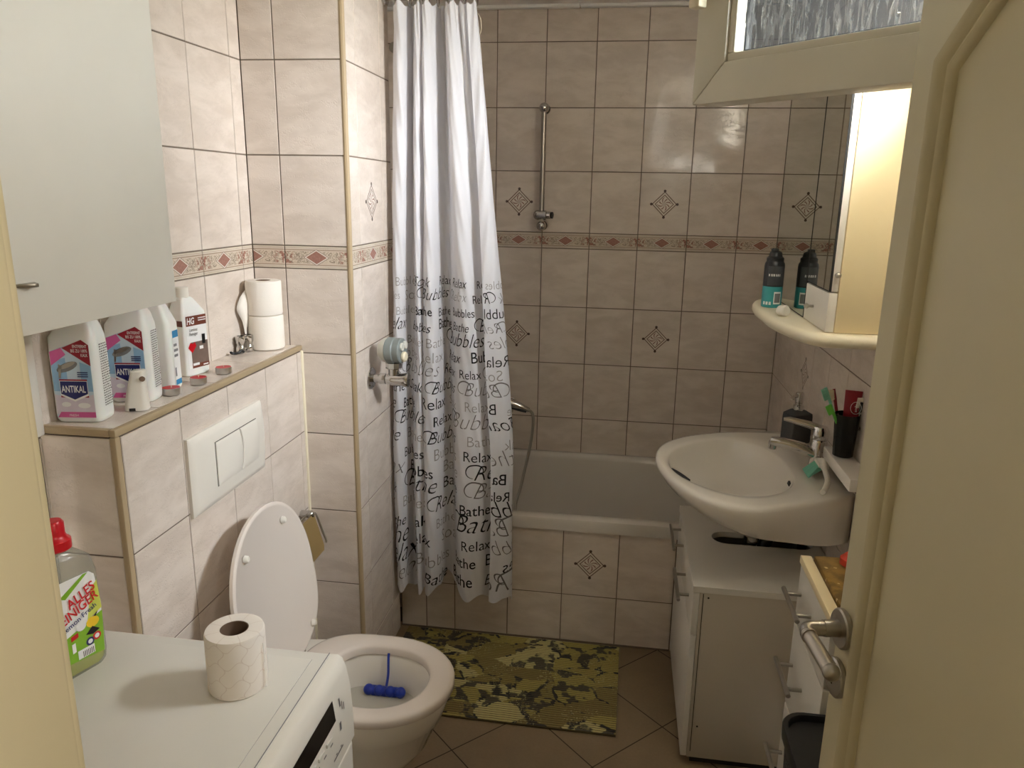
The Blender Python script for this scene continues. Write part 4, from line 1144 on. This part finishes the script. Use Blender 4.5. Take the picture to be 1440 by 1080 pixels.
o = A @ V((0,-.0312,0)); u = A.to_3x3() @ V((1,0,0)); n = A.to_3x3() @ V((0,-1,0)); v = V((0,0,1))
bm = nb()
def pg(pts, mi, l=0):
    f = bm.faces.new([bm.verts.new(o+u*a+v*b+n*(.0003+.0003*l)) for a, b in pts]); f.material_index = mi
pg([(-.035,.030),(.032,.024),(.036,.110),(.030,.162),(.022,.170),(-.035,.170)], 0)
pg([(-.035,.030),(.032,.024),(.036,.095),(-.035,.072)], 1, 1); pg([(.010,.088),(.036,.100),(.033,.150),(.022,.140)], 2, 1)
pg([(-.030,.145),(.012,.169),(.020,.169),(-.020,.140)], 1, 1)
tu = (u*.93+v*.37).normalized(); tv = (v*.93-u*.37).normalized()
put_text(bm, 'ALLES', o+u*.006+v*.130+n*.002, tu, tv, n, .023, 3, .12, .012, fit=.050)
put_text(bm, 'REINIGER', o+u*-.004+v*.108+n*.002, tu, tv, n, .023, 3, .12, .012, fit=.078)
put_text(bm, 'Lemon Fresh', o+u*-.002+v*.096+n*.002, tu, tv, n, .0125, 4, 0, .008, fit=.062)
pg([(.018+.011*math.cos(2*PI*k/14), .083+.009*math.sin(2*PI*k/14)) for k in range(14)], 5, 3)
pg([(.020,.092),(.028,.098),(.024,.090)], 6, 4); pg([(.004,.066),(.016,.076),(.028,.066),(.016,.062)], 6, 4)
pg([(-.002+.009*math.cos(2*PI*k/14), .086+.009*math.sin(2*PI*k/14)) for k in range(14)], 0, 4)
for cx, cz, mi in ((.010,.052,4),(.022,.056,3)): pg([(cx+.007*math.cos(2*PI*k/14), cz+.007*math.sin(2*PI*k/14)) for k in range(14)], mi, 3); 
for cx, cz in ((.010,.052),(.022,.056)): pg([(cx+.004*math.cos(2*PI*k/14), cz+.004*math.sin(2*PI*k/14)) for k in range(14)], 0, 4)
pg([(-.012,.030),(.016,.030),(.016,.045),(-.012,.045)], 0, 3)
for k in range(7): pg([(-.004+.0028*k,.031),(-.0028+.0028*k,.031),(-.0028+.0028*k,.041),(-.004+.0028*k,.041)], 6, 4)
pg([(-.020,.066),(-.008,.069),(-.008,.077),(-.020,.074)], 3, 3); pg([(-.020,.045),(-.014,.046),(-.014,.062),(-.020,.061)], 0, 3)
obj('label', bm, [M['lbl_white'], M['lbl_green'], M['lbl_lime'], M['red'], M['lbl_navy'], M['lbl_yellow'], M['ink']], fb, None, fix=False)

# ------------------------------------------------------------------ wall cabinet over the machine
wc = thing('wall_cabinet', 'plain white wall cabinet hanging above the washing machine at the left', 'cabinet', (-.38,-2.3,1.414))
bm = nb(); box(bm, XL, -.270, -2.78, -1.972, 1.414, 2.12, 0, .002); obj('carcass', bm, M['lamw'], wc)
bm = nb(); box(bm, -.269, -.250, -2.375, -1.970, 1.412, 2.122, 0, .0015); d1 = obj('cabinet_door', bm, M['lamw'], wc)
bm = nb(); box(bm, -.269, -.250, -2.782, -2.379, 1.412, 2.122, 0, .0015); d2 = obj('cabinet_door', bm, M['lamw'], wc)
bm = nb(); hexa(bm, [(-.250,-2.332,1.478),(-.232,-2.318,1.478),(-.232,-2.312,1.478),(-.250,-2.298,1.478),(-.250,-2.332,1.483),(-.232,-2.318,1.483),(-.232,-2.312,1.483),(-.250,-2.298,1.483)], 0, .001); obj('handle', bm, M['steel'], d1)
bm = nb(); box(bm, -.250, -.228, -2.44, -2.40, 1.478, 1.483, 0, .001); cyl(bm, (-.25,-2.42,1.486), (-.232,-2.42,1.486), .006, 12); obj('handle', bm, M['steel'], d2)

# ------------------------------------------------------------------ washbasin
SNK = thing('washbasin', 'white oval ceramic washbasin on the right wall over the vanity cabinet', 'washbasin', (.93,-1.04,.85))
OUT = [(1.192,-1.235),(1.113,-1.285),(1.01,-1.345),(.905,-1.385),(.80,-1.345),(.725,-1.235),(.684,-1.110),(.676,-1.00),(.70,-.90),(.765,-.815),(.867,-.750),(.97,-.712),(1.07,-.692),(1.192,-.690)]
INN = [(1.048,-1.16),(1.01,-1.235),(.945,-1.285),(.87,-1.29),(.79,-1.24),(.735,-1.165),(.712,-1.07),(.728,-.97),(.79,-.88),(.875,-.825),(.95,-.820),(1.01,-.87),(1.045,-.96),(1.056,-1.06)]
def dens(pts, n=14):
    out = []
    for i in range(len(pts)-1 if pts is OUT else len(pts)): pass
    return out
outp = [p.to_2d() for p in spline([(a,b,0) for a,b in OUT], 12)]
innp = [p.to_2d() for p in spline([(a,b,0) for a,b in INN], 12, True)]
BC = V((.885,-1.055)); NA = 96
def radial(poly, ang, closed=True):
    d = V((math.cos(ang), math.sin(ang))); best = 0
    for i in range(len(poly)):
        p, q = poly[i]-BC, poly[(i+1) % len(poly)]-BC
        e = q-p; den = d.x*e.y-d.y*e.x
        if abs(den) < 1e-9: continue
        t = (p.x*e.y-p.y*e.x)/den; s = (p.x*d.y-p.y*d.x)/den
        if t > 0 and -1e-6 <= s <= 1+1e-6: best = max(best, t)
    return best
ro = [radial(outp, 2*PI*k/NA) for k in range(NA)]; ri = [radial(innp, 2*PI*k/NA) for k in range(NA)]
def ring(rad, zf):
    r = []
    for k in range(NA):
        a = 2*PI*k/NA; R_ = rad(k); x = BC.x+math.cos(a)*R_; y = BC.y+math.sin(a)*R_
        r.append(V((min(x, XR-.002), y, zf(x, y, k))))
    return r
def sc_(k, q):
    t = min(1, max(0, (BC.x+math.cos(2*PI*k/NA)*ro[k]-1.02)/.15)); t = t*t*(3-2*t)
    return ro[k]*(q+(1-q)*t*.92)
def deep(x): # skirt gets deeper towards the wall
    t = min(1, max(0, (x-.70)/.45)); return .034+.088*t*t*(3-2*t)
SZ = .85
bm = nb()
rings = [ring(lambda k: .02, lambda x,y,k: SZ-.110), ring(lambda k: ri[k]*.35, lambda x,y,k: SZ-.106), ring(lambda k: ri[k]*.60, lambda x,y,k: SZ-.092), ring(lambda k: ri[k]*.80, lambda x,y,k: SZ-.064),
 ring(lambda k: ri[k]*.955, lambda x,y,k: SZ-.028), ring(lambda k: ri[k], lambda x,y,k: SZ-.006), ring(lambda k: ri[k]+.006, lambda x,y,k: SZ-.0015), ring(lambda k: ri[k]+(ro[k]-ri[k])*.35, lambda x,y,k: SZ), ring(lambda k: ri[k]+(ro[k]-ri[k])*.75, lambda x,y,k: SZ+.001),
 ring(lambda k: ro[k]-.006, lambda x,y,k: SZ-.001), ring(lambda k: ro[k]-.001, lambda x,y,k: SZ-.006), ring(lambda k: ro[k], lambda x,y,k: SZ-.014), ring(lambda k: sc_(k,.992), lambda x,y,k: SZ-.024-.2*(deep(x)-.045)),
 ring(lambda k: sc_(k,.955), lambda x,y,k: SZ-deep(x)*.75-.008), ring(lambda k: sc_(k,.89), lambda x,y,k: SZ-deep(x)-.02), ring(lambda k: ro[k]*.72, lambda x,y,k: SZ-.070-.045*min(1,max(0,(x-.75)/.35))), ring(lambda k: ro[k]*.45, lambda x,y,k: SZ-.122), ring(lambda k: .03, lambda x,y,k: SZ-.130)]
loft(bm, rings, True, True, True)
obj('basin', bm, M['ceramic'], SNK, 60)
bm = nb(); lathe(bm, [(.03,0),(.031,.003),(.022,.004),(.001,.002)], Matrix.Translation(V((BC.x,BC.y,SZ-.1115))), 28); obj('drain', bm, M['chrome'], SNK)
bm = nb(); p = V((1.045,-1.125,.826)); hexa(bm, [p+V(q) for q in ((-.003,-.012,-.004),(.004,-.012,-.004),(.004,.012,-.004),(-.003,.012,-.004),(.000,-.012,.005),(.007,-.012,.005),(.007,.012,.005),(.000,.012,.005))], 0, .001); obj('overflow_slot', bm, M['darkgap'], SNK)
bm = nb(); box(bm, XR-.012, XR-.0005, -1.30, -.66, .862, .870, 0, .002); obj('sealing_strip', bm, M['grout'], SNK)
# black strip on the inner rim
bm = nb(); a, b = V((.7195,-1.120,.8485)), V((.764,-1.205,.8485)); 
dd = (b-a).normalized(); w_ = dd.cross(V((0,0,1)))
loft(bm, [[a+dd*L*t+w_*(.006*math.sin(PI*min(max(t,.04),.96)))+V((0,0,-.016)) for t, L in ((k/10,(b-a).length) for k in range(11))], [a+dd*L*t+w_*.001+V((0,0,.0022*math.sin(PI*t))) for t, L in ((k/10,(b-a).length) for k in range(11))]], False)
bm2 = bm; o_ = obj('black_strip', bm2, M['dark']); o_.modifiers.new('thickness','SOLIDIFY').thickness = .003
tag(o_, 'thin black strip leaning inside the left rim of the washbasin', 'strip')

# faucet
FC = V((1.132,-1.058,SZ+.001))
fa = thing('basin_mixer', 'chrome single lever mixer tap on the washbasin deck', 'tap', FC)
bm = nb(); lathe(bm, [(.026,0),(.027,.004),(.024,.010),(.0225,.03),(.0225,.085),(.021,.092)], Matrix.Translation(FC), 28); obj('body', bm, M['chrome'], fa)
bm = nb()
sp = spline([FC+V((-.005,0,.046)), FC+V((-.05,.010,.060)), FC+V((-.095,.020,.068)), FC+V((-.128,.028,.068))], 6)
tube(bm, sp, [.0195-.006*i/(len(sp)-1) for i in range(len(sp))], 18); cyl(bm, FC+V((-.122,.027,.072)), FC+V((-.124,.027,.046)), .0125, 20, 0, None, .002)
obj('spout', bm, M['chrome'], fa)
bm = nb(); lathe(bm, [(.0235,.094),(.0245,.098),(.0245,.118),(.018,.130),(.004,.134)], Matrix.Translation(FC), 28)
tube(bm, [FC+V((.0,.003,.122)), FC+V((-.03,.010,.130)), FC+V((-.085,.022,.140)), FC+V((-.10,.025,.1395))], [.012,.011,.008,.005], 14)
obj('lever', bm, M['chrome'], fa)

# soap dispenser
sd = thing('soap_dispenser', 'square smoked glass soap dispenser with chrome pump behind the tap', 'soap dispenser', (1.125,-.800,SZ+.0015))
A = Matrix.Translation(sd.location) @ Matrix.Rotation(math.radians(28), 4, 'Z')
bm = nb(); bottle_body(bm, .076, .058, [(0,.96,.96,0),(.003,1,1,0),(.085,1,1,0),(.095,.97,.97,0),(.106,.5,.6,0),(.109,.3,.38,0)], A, .006); obj('bottle', bm, M['smoke'], sd, 30)
bm = nb(); bottle_body(bm, .066, .048, [(.010,1,1,0),(.078,1,1,0)], A, .004); obj('soap', bm, M['dark'], sd)
bm = nb(); lathe(bm, [(.017,.106),(.0175,.108),(.0175,.120),(.012,.124),(.012,.130),(.0135,.132),(.0135,.160),(.011,.163)], A, 20)
tube(bm, [A @ V((0,0,.154)), A @ V((-.028,-.006,.152)), A @ V((-.038,-.008,.145))], .005, 10); obj('pump', bm, M['chrome'], sd)

# small white ledge above the basin deck carrying the tumbler
bm = nb(); box(bm, 1.131, XR-.001, -1.37, -1.105, .905, .939, 0, .004)
tag(obj('tumbler_ledge', bm, M['ceramic']), 'narrow white ledge on the right wall under the dark tumbler', 'ledge')
# tumbler with brushes
cu = thing('toothbrush_tumbler', 'dark transparent tumbler holding toothbrushes beside the basin tap', 'tumbler', (1.161,-1.185,.9395))
TC = cu.location.copy()
bm = nb(); lathe(bm, [(.022,0),(.026,.002),(.032,.116),(.0325,.118),(.0305,.118),(.0245,.008),(.001,.006)], Matrix.Translation(TC), 28); obj('cup', bm, M['smokedark'], cu)
def brush(name, label, base, tip, mat, mat2, grp):
    b = thing(name, label, 'toothbrush', base, grp)
    base = V(base); tip = V(tip); d = (tip-base); n_ = d.normalized()
    bm = nb(); tube(bm, [base, base+d*.4, base+d*.75, base+d*.86, tip], [.0045,.0055,.004,.0045,.004], 10); obj('handle', bm, M[mat], b)
    side = n_.cross(V((0,1,0))).normalized(); side = side if side.x < 0 else -side
    bm = nb()
    for k in range(7):
        q = base+d*(.845+.022*k)
        cyl(bm, q, q+side*.012+V((0,0,-.002)), .0042, 8)
    obj('bristles', bm, M[mat2], b); return b
g_ = 'toothbrushes in the tumbler'
brush('toothbrush', 'mint green toothbrush in the tumbler leaning farthest left, highest', TC+V((.010,.004,.010)), TC+V((-.060,.018,.182)), 'mint', 'mint', g_)
brush('toothbrush', 'lime green toothbrush in the tumbler below the mint one', TC+V((.014,-.008,.010)), TC+V((-.050,-.006,.142)), 'green', 'green', g_)
brush('toothbrush', 'dark red toothbrush behind the mint one in the tumbler', TC+V((.000,.018,.012)), TC+V((-.034,.034,.176)), 'tubered', 'ivory', g_)
brush('toothbrush', 'white toothbrush handle upright at the right of the tumbler', TC+V((.014,.004,.010)), TC+V((.030,-.008,.165)), 'plw', 'plw', g_)
tp = thing('toothpaste_tube', 'dark red toothpaste tube standing in the tumbler', 'toothpaste', TC+V((.008,.0,.010)))
bm = nb(); P0 = TC+V((.008,.0,.010)); 
rings = []
for z, w, th in ((0,.013,.013),(.03,.016,.014),(.10,.021,.009),(.172,.023,.0015)):
    rings.append([P0+V((.0008*z*100*.06+ w*math.cos(2*PI*k/20)*.9, w*math.cos(2*PI*k/20)*-.25+th*math.sin(2*PI*k/20), z)) for k in range(20)])
loft(bm, rings, True, True, True); obj('tube', bm, M['tubered'], tp, 50)
bm = nb(); c = P0+V((.006,-.0135,.128)); ring_ = [(c+V((.0125*math.cos(2*PI*k/24), -.0005+.003*-math.cos(2*PI*k/24), .0165*math.sin(2*PI*k/24)))) for k in range(25)]
tube(bm, ring_, .0007, 6, caps=False)
put_text(bm, 'smile', c+V((.003,-.001,-.011)), V((0,-.1,1)), V((-1,.25,0)), V((0,-1,0)), .010, 0, 0, .01, center=False, fit=.022)
quad(bm, [c+V((.008,-.002,-.014)), c+V((.016,.0,-.010)), c+V((.017,.0,.016)), c+V((.009,-.002,.018))], 1)
obj('tube_print', bm, [M['lbl_white'], M['dark']], tp, None, fix=False)

# nail brush
br = thing('washing_brush', 'white handled brush with mint bristles lying beside the tap base', 'brush', (1.110,-1.16,SZ))
bm = nb(); tube(bm, spline([(1.128,-1.105,.893),(1.130,-1.135,.895),(1.125,-1.175,.888),(1.123,-1.215,.874),(1.108,-1.250,.861),(1.100,-1.262,.8595)], 5), [.009+.004*math.sin(PI*min(1,i/9)) if i < 9 else .0075 for i in range(26)], 12); obj('handle', bm, M['plw'], br)
bm = nb(); h0 = V((1.124,-1.118,.890)); rnd = random.Random(2)
for a in range(9):
    for b in range(5):
        p = h0+V((.004*(b-2), .0062*(a-4)*.9, -.002)); q = p+V((-.030+.002*rnd.random(), .0035*(a-4)*.6+.002*(b-2), -.024+.004*(b-2)*.6))
        q.z = max(q.z, SZ+.003)
        tube(bm, [p, q], [.0026,.0034], 6)
obj('bristles', bm, M['mint'], br)
bm = nb(); hexa(bm, [h0+V(q) for q in ((-.010,-.03,-.004),(.010,-.03,-.004),(.010,.03,-.004),(-.010,.03,-.004),(-.008,-.028,.008),(.008,-.028,.008),(.008,.028,.008),(-.008,.028,.008))], 0, .003); obj('brush_head', bm, M['plw'], br)

# trap under the basin
tr_ = thing('siphon_trap', 'chrome and black drain trap between washbasin and vanity top', 'drain trap', (.93,-1.05,.6))
bm = nb(); cyl(bm, (.985,-.985,.53), (.985,-.985,.735), .016, 20); cyl(bm, (.985,-.985,.575), (.985,-.985,.60), .024, 20, 0, None, .003); obj('drain_pipe', bm, M['chrome'], tr_)
bm = nb(); tube(bm, spline([(.985,-.985,.545),(1.01,-.985,.535),(1.04,-.985,.60),(1.08,-.985,.62),(1.12,-.985,.62),(1.19,-.985,.62)], 6), .018, 16); cyl(bm, (1.06,-.985,.612), (1.09,-.985,.62), .024, 16); obj('outlet_pipe', bm, M['dark'], tr_)

# ------------------------------------------------------------------ vanity cabinet
va = thing('vanity_cabinet', 'white vanity cabinet under the washbasin, bare board side towards the door', 'cabinet', (.98,-1.02,0))
CX, CYN, CYF, CT = .785, -1.305, -.746, .578
bm = nb()
box(bm, CX+.018, 1.188, CYN, CYN+.016, .03, CT-.018, 0, .001)
sidep = obj('side_panel', bm, M['lamgrey'], va)
bm = nb(); box(bm, CX+.018, 1.188, CYF-.016, CYF, .03, CT-.018, 0, .001); obj('side_panel', bm, M['lam'], va)
bm = nb(); box(bm, CX+.018, 1.188, CYN+.016, CYF-.016, .03, .046, 0); box(bm, 1.180, 1.188, CYN+.016, CYF-.016, .046, .50, 0); obj('interior', bm, M['lbl_brown'], va)
bm = nb(); box(bm, CX+.03, 1.17, CYN+.02, CYF-.02, .0, .03, 0); obj('plinth', bm, M['darkgap'], va)
bm = nb()   # top with a pipe slot
hx0, hx1, hy = .866, 1.170, -.978; hr = .044
hole = [(hx1-hr+hr*math.cos(a), hy+hr*math.sin(a)) for a in [-PI/2+PI*k/12 for k in range(13)]]+[(hx0+hr+hr*math.cos(a), hy+hr*math.sin(a)) for a in [PI/2+PI*k/12 for k in range(13)]]
def top_face(z):
    outer = [(CX-.002,CYN-.002),(1.190,CYN-.002),(1.190,CYF+.002),(CX-.002,CYF+.002)]
    ov = [bm.verts.new((x,y,z)) for x,y in outer]; hv = [bm.verts.new((x,y,z)) for x,y in hole]
    es = [bm.edges.new((ov[i],ov[(i+1)%4])) for i in range(4)]+[bm.edges.new((hv[i],hv[(i+1)%len(hv)])) for i in range(len(hv))]
    bmesh.ops.triangle_fill(bm, edges=es, use_beauty=True); return ov, hv
a1, b1 = top_face(CT-.018); a2, b2 = top_face(CT)
for A_, B_ in ((a1,a2),(b1,b2)):
    for i in range(len(A_)): bm.faces.new((A_[i], A_[(i+1)%len(A_)], B_[(i+1)%len(A_)], B_[i]))
obj('top_panel', bm, M['lam'], va, 30)
def bar_handle(parent, x, y0, y1, z, r=.0052, out=.032):
    bm = nb(); cyl(bm, (x-out,y0,z), (x-out,y1,z), r, 16, 0, None, .001)
    for y in (y0+(y1-y0)*.18, y1-(y1-y0)*.18): cyl(bm, (x,y,z), (x-out,y,z), r*.85, 12)
    return obj('bar_handle', bm, M['steel'], parent)
bm = nb(); box(bm, CX, CX+.017, CYN, CYF, .428, CT-.020, 0, .0015); dr = obj('drawer', bm, M['lam'], va); bar_handle(dr, CX, -.99, -.80, .528)
bm = nb(); box(bm, CX, CX+.017, CYN, CYF, .032, .424, 0, .0015); dv = obj('cabinet_door', bm, M['lam'], va); bar_handle(dv, CX, -1.235, -1.045, .492)
bm = nb(); 
for x, z in ((.826,.545),(.826,.135)):
    bm = nb(); cyl(bm, (x,CYN-.0006,z), (x,CYN+.001,z), .0028, 10); obj('screw_hole', bm, M['darkgap'], sidep)
bm.free if False else None
bm = nb(); box(bm, CX+.026, CX+.028, CYN-.0006, CYN+.001, .05, CT-.022, 0); obj('panel_seam', bm, M['darkgap'], sidep)

# drawer unit behind the door
du = thing('drawer_unit', 'narrow white drawer unit between vanity cabinet and open door', 'drawer unit', (1.08,-1.82,0))
UX, UF, UN, UT = .968, -1.640, -1.895, .836
bm = nb(); box(bm, UX+.018, 1.188, UN, UF, .02, UT, 0, .002); obj('carcass', bm, M['lam'], du)
for k, (a, b) in enumerate(((.70,.851),(.49,.696),(.255,.486),(.03,.251))):
    bm = nb(); box(bm, UX, UX+.017, UN+.001, UF-.001, a, b, 0, .0015); d_ = obj('drawer', bm, M['lam'], du)
    z = {0:.775,1:.600}.get(k, (a+b)/2); bar_handle(d_, UX, -1.785, -1.645, z)
bm = nb(); box(bm, UX-.003, UX+.020, UN-.002, UF+.002, UT, UT+.018, 0, .002); box(bm, UX+.020, 1.188, UN-.002, UF+.002, UT, UT+.004, 0); obj('top_edge', bm, M['creamside'], du)
bm = nb(); box(bm, UX+.024, 1.186, UN+.002, UF-.002, UT+.0042, UT+.022, 0, .004)
tag(obj('patterned_box', bm, M['gold']), 'flat brown and gold patterned box lying on the drawer unit', 'box')
bm = nb(); A = Matrix.Translation(V((1.085,-1.675,UT+.0225))) @ Matrix.Rotation(.5, 4, 'Z')
loft(bm, [[A @ V((p[0]*s, p[1]*s, z)) for p in rrect(.10,.055,.018,5)] for z, s in ((0,.8),(.004,1),(.018,1),(.026,.8))], True, True, True)
rs = tag(obj('red_case', bm, M['orange']), 'orange red rounded case on the patterned box beside the door', 'case')

# bin
bi = thing('waste_bin', 'black textured plastic waste bin in front of the drawer unit', 'bin', (.985,-1.86,0))
bm = nb(); prof = [(0,.80),(.01,.83),(.40,.985),(.445,1.0),(.455,1.0)]
A = Matrix.Translation(V((1.005,-1.835,0)))
bi.location = (1.005,-1.835,0)
sp_ = rrect(.222,.235,.042,6)
A = Matrix.Translation(V((.845,-1.80,0))); bi.location = (.845,-1.80,0)
A = Matrix.Translation(V((.998,-2.045,0))); bi.location = (.998,-2.045,0)
BH = .668
loft(bm, [[A @ V((p[0]*s, p[1]*s, z)) for p in sp_] for z, s in ((0,.70),(.006,.73),(BH-.03,.97))], True, True, False); obj('bucket', bm, M['wicker'], bi, 40)
bm = nb(); loft(bm, [[A @ V((p[0]*s, p[1]*s, z)) for p in sp_] for z, s in ((BH-.032,.985),(BH-.03,1.02),(BH-.004,1.03),(BH,1.01),(BH,.95),(BH-.012,.93),(BH-.014,.2))], True, False, True); obj('rim', bm, M['dark'], bi, 40)

# ------------------------------------------------------------------ shelf and mirror cabinet
shf = None
bm = nb(); ZS0, ZS1 = 1.303, 1.334
SP = [(1.192,-1.585),(.972,-1.585),(.945,-1.545),(.920,-1.46),(.903,-1.36),(.899,-1.25),(.900,-1.13),(.918,-1.03),(.965,-.955),(1.04,-.91),(1.12,-.90),(1.192,-.90)]
sp2 = [V((1.192,-1.585,0)), V((.975,-1.585,0))]+spline([(a,b,0) for a,b in SP[2:]], 6)
cen = V((1.06,-1.25,0))
rings = []
for s, z in ((.020,ZS0),(.006,ZS0+.004),(0,ZS0+.012),(0,ZS1-.010),(.006,ZS1-.003),(.016,ZS1)):
    r = []
    for p in sp2:
        d = (p-cen); q = cen+d*(1-s/d.length); q.x = min(q.x, 1.192) if p.x < 1.19 else 1.192
        r.append(V((q.x, q.y, z)))
    rings.append(r)
loft(bm, rings, True, True, True)
tag(obj('wall_shelf', bm, M['ivory'], None, 45), 'cream rounded shelf on the right wall carrying the mirror cabinet', 'shelf')
mc = thing('mirror_cabinet', 'mirror fronted cabinet with cream side standing on the rounded shelf', 'mirror cabinet', (1.09,-1.25,ZS1))
KX, KN, KF, KT = .980, -1.560, -.945, 1.875
bm = nb(); box(bm, KX+.019, 1.190, KN, KF, ZS1+.001, KT, 0, .0015); obj('body', bm, M['creamside'], mc)
def mirror_door(y0, y1, z0, z1, knob=False):
    bm = nb(); box(bm, KX+.004, KX+.018, y0, y1, z0, z1, 0, .001); d_ = obj('mirror_door', bm, M['lamw'], mc)
    bm = nb(); box(bm, KX, KX+.004, y0+.001, y1-.001, z0+.001, z1-.001, 0); obj('mirror_glass', bm, M['mirror'], d_)
    bm = nb(); 
    for y in (y0, y1-.0016): box(bm, KX-.0003, KX+.0045, y, y+.0016, z0, z1, 0)
    box(bm, KX-.0003, KX+.0045, y0, y1, z0, z0+.0016, 0)
    obj('mirror_edge', bm, M['darkgap'], d_)
    if knob:
        bm = nb(); cyl(bm, (KX+.011,y0,1.458), (KX+.011,y0-.012,1.458), .0035, 12); ball(bm, (KX+.011,y0-.013,1.458), .0062, 0, 14); obj('knob', bm, M['steel'], d_)
mirror_door(-1.352, KF, ZS1+.002, KT)
mirror_door(KN+.002, -1.356, 1.422, KT, True)
bm = nb(); box(bm, KX, KX+.018, KN+.001, -1.356, ZS1+.002, 1.419, 0, .001); dw = obj('small_drawer', bm, M['lamw'], mc)
bm = nb(); cyl(bm, (KX,-1.44,1.375), (KX-.014,-1.44,1.375), .003, 12); ball(bm, (KX-.015,-1.44,1.375), .006, 0, 14); obj('knob', bm, M['steel'], dw)
# shaving gel can
gc = thing('shaving_gel_can', 'black and teal shaving gel can on the rounded shelf by the mirror', 'can', (.938,-1.170,ZS1))
GL = gc.location.copy(); T_ = Matrix.Translation(GL)
bm = nb(); lathe(bm, [(.023,0),(.0255,.002),(.0255,.055)], T_, 32, 0, True, True); obj('can_base', bm, M['teal'], gc)
bm = nb(); lathe(bm, [(.0255,.055),(.0255,.108),(.0245,.114),(.020,.122)], T_, 32, 0, True, True); obj('can_upper', bm, M['canblk'], gc)
bm = nb(); lathe(bm, [(.0215,.118),(.0215,.128),(.017,.132),(.015,.142),(.009,.146)], T_, 24); box(bm, GL.x-.012, GL.x+.006, GL.y-.006, GL.y+.006, GL.z+.140, GL.z+.152, 0, .003); obj('can_cap', bm, M['dark'], gc)
bm = nb()
def wrap(a0, a1, z0, z1, mi, r=.0258, n=12):
    for k in range(n):
        p, q = a0+(a1-a0)*k/n, a0+(a1-a0)*(k+1)/n
        quad(bm, [GL+V((r*math.cos(p), r*math.sin(p), z0)), GL+V((r*math.cos(q), r*math.sin(q), z0)), GL+V((r*math.cos(q), r*math.sin(q), z1)), GL+V((r*math.cos(p), r*math.sin(p), z1))], mi)
d2r = math.radians
for base_ in (-95, 85):
    bm = nb()
    wrap(d2r(base_-40), d2r(base_+60), .058, .108, 0)
    a = base_-34
    for w_ in (9,5,5,8,6,7,6): 
        wrap(d2r(a), d2r(a+w_*.8), .082, .088, 1, .0260, 2); a += w_*1.5
    wrap(d2r(base_+5), d2r(base_+50), .010, .042, 1, .0260, 6); wrap(d2r(base_+10), d2r(base_+45), .014, .038, 2, .0262, 6)
    for k in range(3): wrap(d2r(base_-55+18*k), d2r(base_-43+18*k), .008, .016, 1, .0260, 3)
    obj('can_print', bm, [M['cangrey'], M['lbl_white'], M['lbl_grey']], gc, None, fix=False)

bm = nb(); A = along((.937,-1.335,ZS1+.0137), (.55,-.83,.12)); lathe(bm, [(.010,-.012),(.013,-.010),(.0135,.008),(.011,.011),(.004,.012)], A, 24)
tag(obj('white_cap', bm, M['plw']), 'small round white cap lying on the rounded shelf beside the can', 'cap')

# ------------------------------------------------------------------ light, sky, camera
w = bpy.data.worlds.new('sky'); SC.world = w; w.use_nodes = True
nt = w.node_tree; nt.nodes.clear()
bg = nt.nodes.new('ShaderNodeBackground'); ou = nt.nodes.new('ShaderNodeOutputWorld'); tc = nt.nodes.new('ShaderNodeTexCoord'); sx = nt.nodes.new('ShaderNodeSeparateXYZ'); rp = nt.nodes.new('ShaderNodeValToRGB')
nt.links.new(tc.outputs['Generated'], sx.inputs[0]); nt.links.new(sx.outputs['Z'], rp.inputs[0]); nt.links.new(rp.outputs[0], bg.inputs[0]); nt.links.new(bg.outputs[0], ou.inputs[0])
rp.color_ramp.elements[0].position = 0.0; rp.color_ramp.elements[0].color = (.40,.40,.38,1)
rp.color_ramp.elements[1].position = .12; rp.color_ramp.elements[1].color = (.95,.97,1.0,1)
e = rp.color_ramp.elements.new(1.0); e.color = (.88,.94,1.0,1)
bg.inputs[1].default_value = 92.0
def area(name, loc, rot, sx_, sy_, energy, color, portal=False):
    l = bpy.data.lights.new(name, 'AREA'); l.shape = 'RECTANGLE'; l.size = sx_; l.size_y = sy_; l.energy = energy; l.color = color
    if portal: l.cycles.is_portal = True
    o = bpy.data.objects.new(name, l); COL.objects.link(o); o.location = loc; o.rotation_euler = rot; return o
area('window_daylight_portal', (XR+.315, (WY0+WY1)/2, (WZ0+WZ1)/2), (0, PI/2, 0), .5, .62, 1, (1,1,1), True)
area('hall_fill_light', (1.25,-3.52,1.95), (0, PI/2, 0), .2, .2, 5.5, (1,.94,.84))  # unseen fill light, added in the hall to brighten the door frame

cam = bpy.data.cameras.new('camera'); co = bpy.data.objects.new('camera', cam); COL.objects.link(co)
cam.sensor_width = 36.0; cam.lens = 36.0*1059.04/1440; cam.clip_start = .02
yaw, pitch, roll = .1433, -.2464, .0172
cy, sy = math.cos(yaw), math.sin(yaw); f0 = V((-sy,cy,0)); R0 = V((cy,sy,0)); U = V((0,0,1))
F = f0*math.cos(pitch)+U*math.sin(pitch); W = U*math.cos(pitch)-f0*math.sin(pitch)
Rt = R0*math.cos(roll)+W*math.sin(roll); Up = W*math.cos(roll)-R0*math.sin(roll)
mw = Matrix((Rt, Up, -F)).transposed().to_4x4(); mw.translation = V((.5485,-3.2277,1.6098)); co.matrix_world = mw
SC.camera = co
SC.view_settings.view_transform = 'Standard'; SC.view_settings.look = 'None'; SC.view_settings.gamma = 1.0; SC.view_settings.exposure = 0.8; SC.view_settings.use_curve_mapping = False
SC.cycles.use_denoising = True
SC.cycles.max_bounces = 12; SC.cycles.diffuse_bounces = 8; SC.cycles.glossy_bounces = 6; SC.cycles.transmission_bounces = 8; SC.cycles.transparent_max_bounces = 12
SC.cycles.sample_clamp_indirect = 8.0
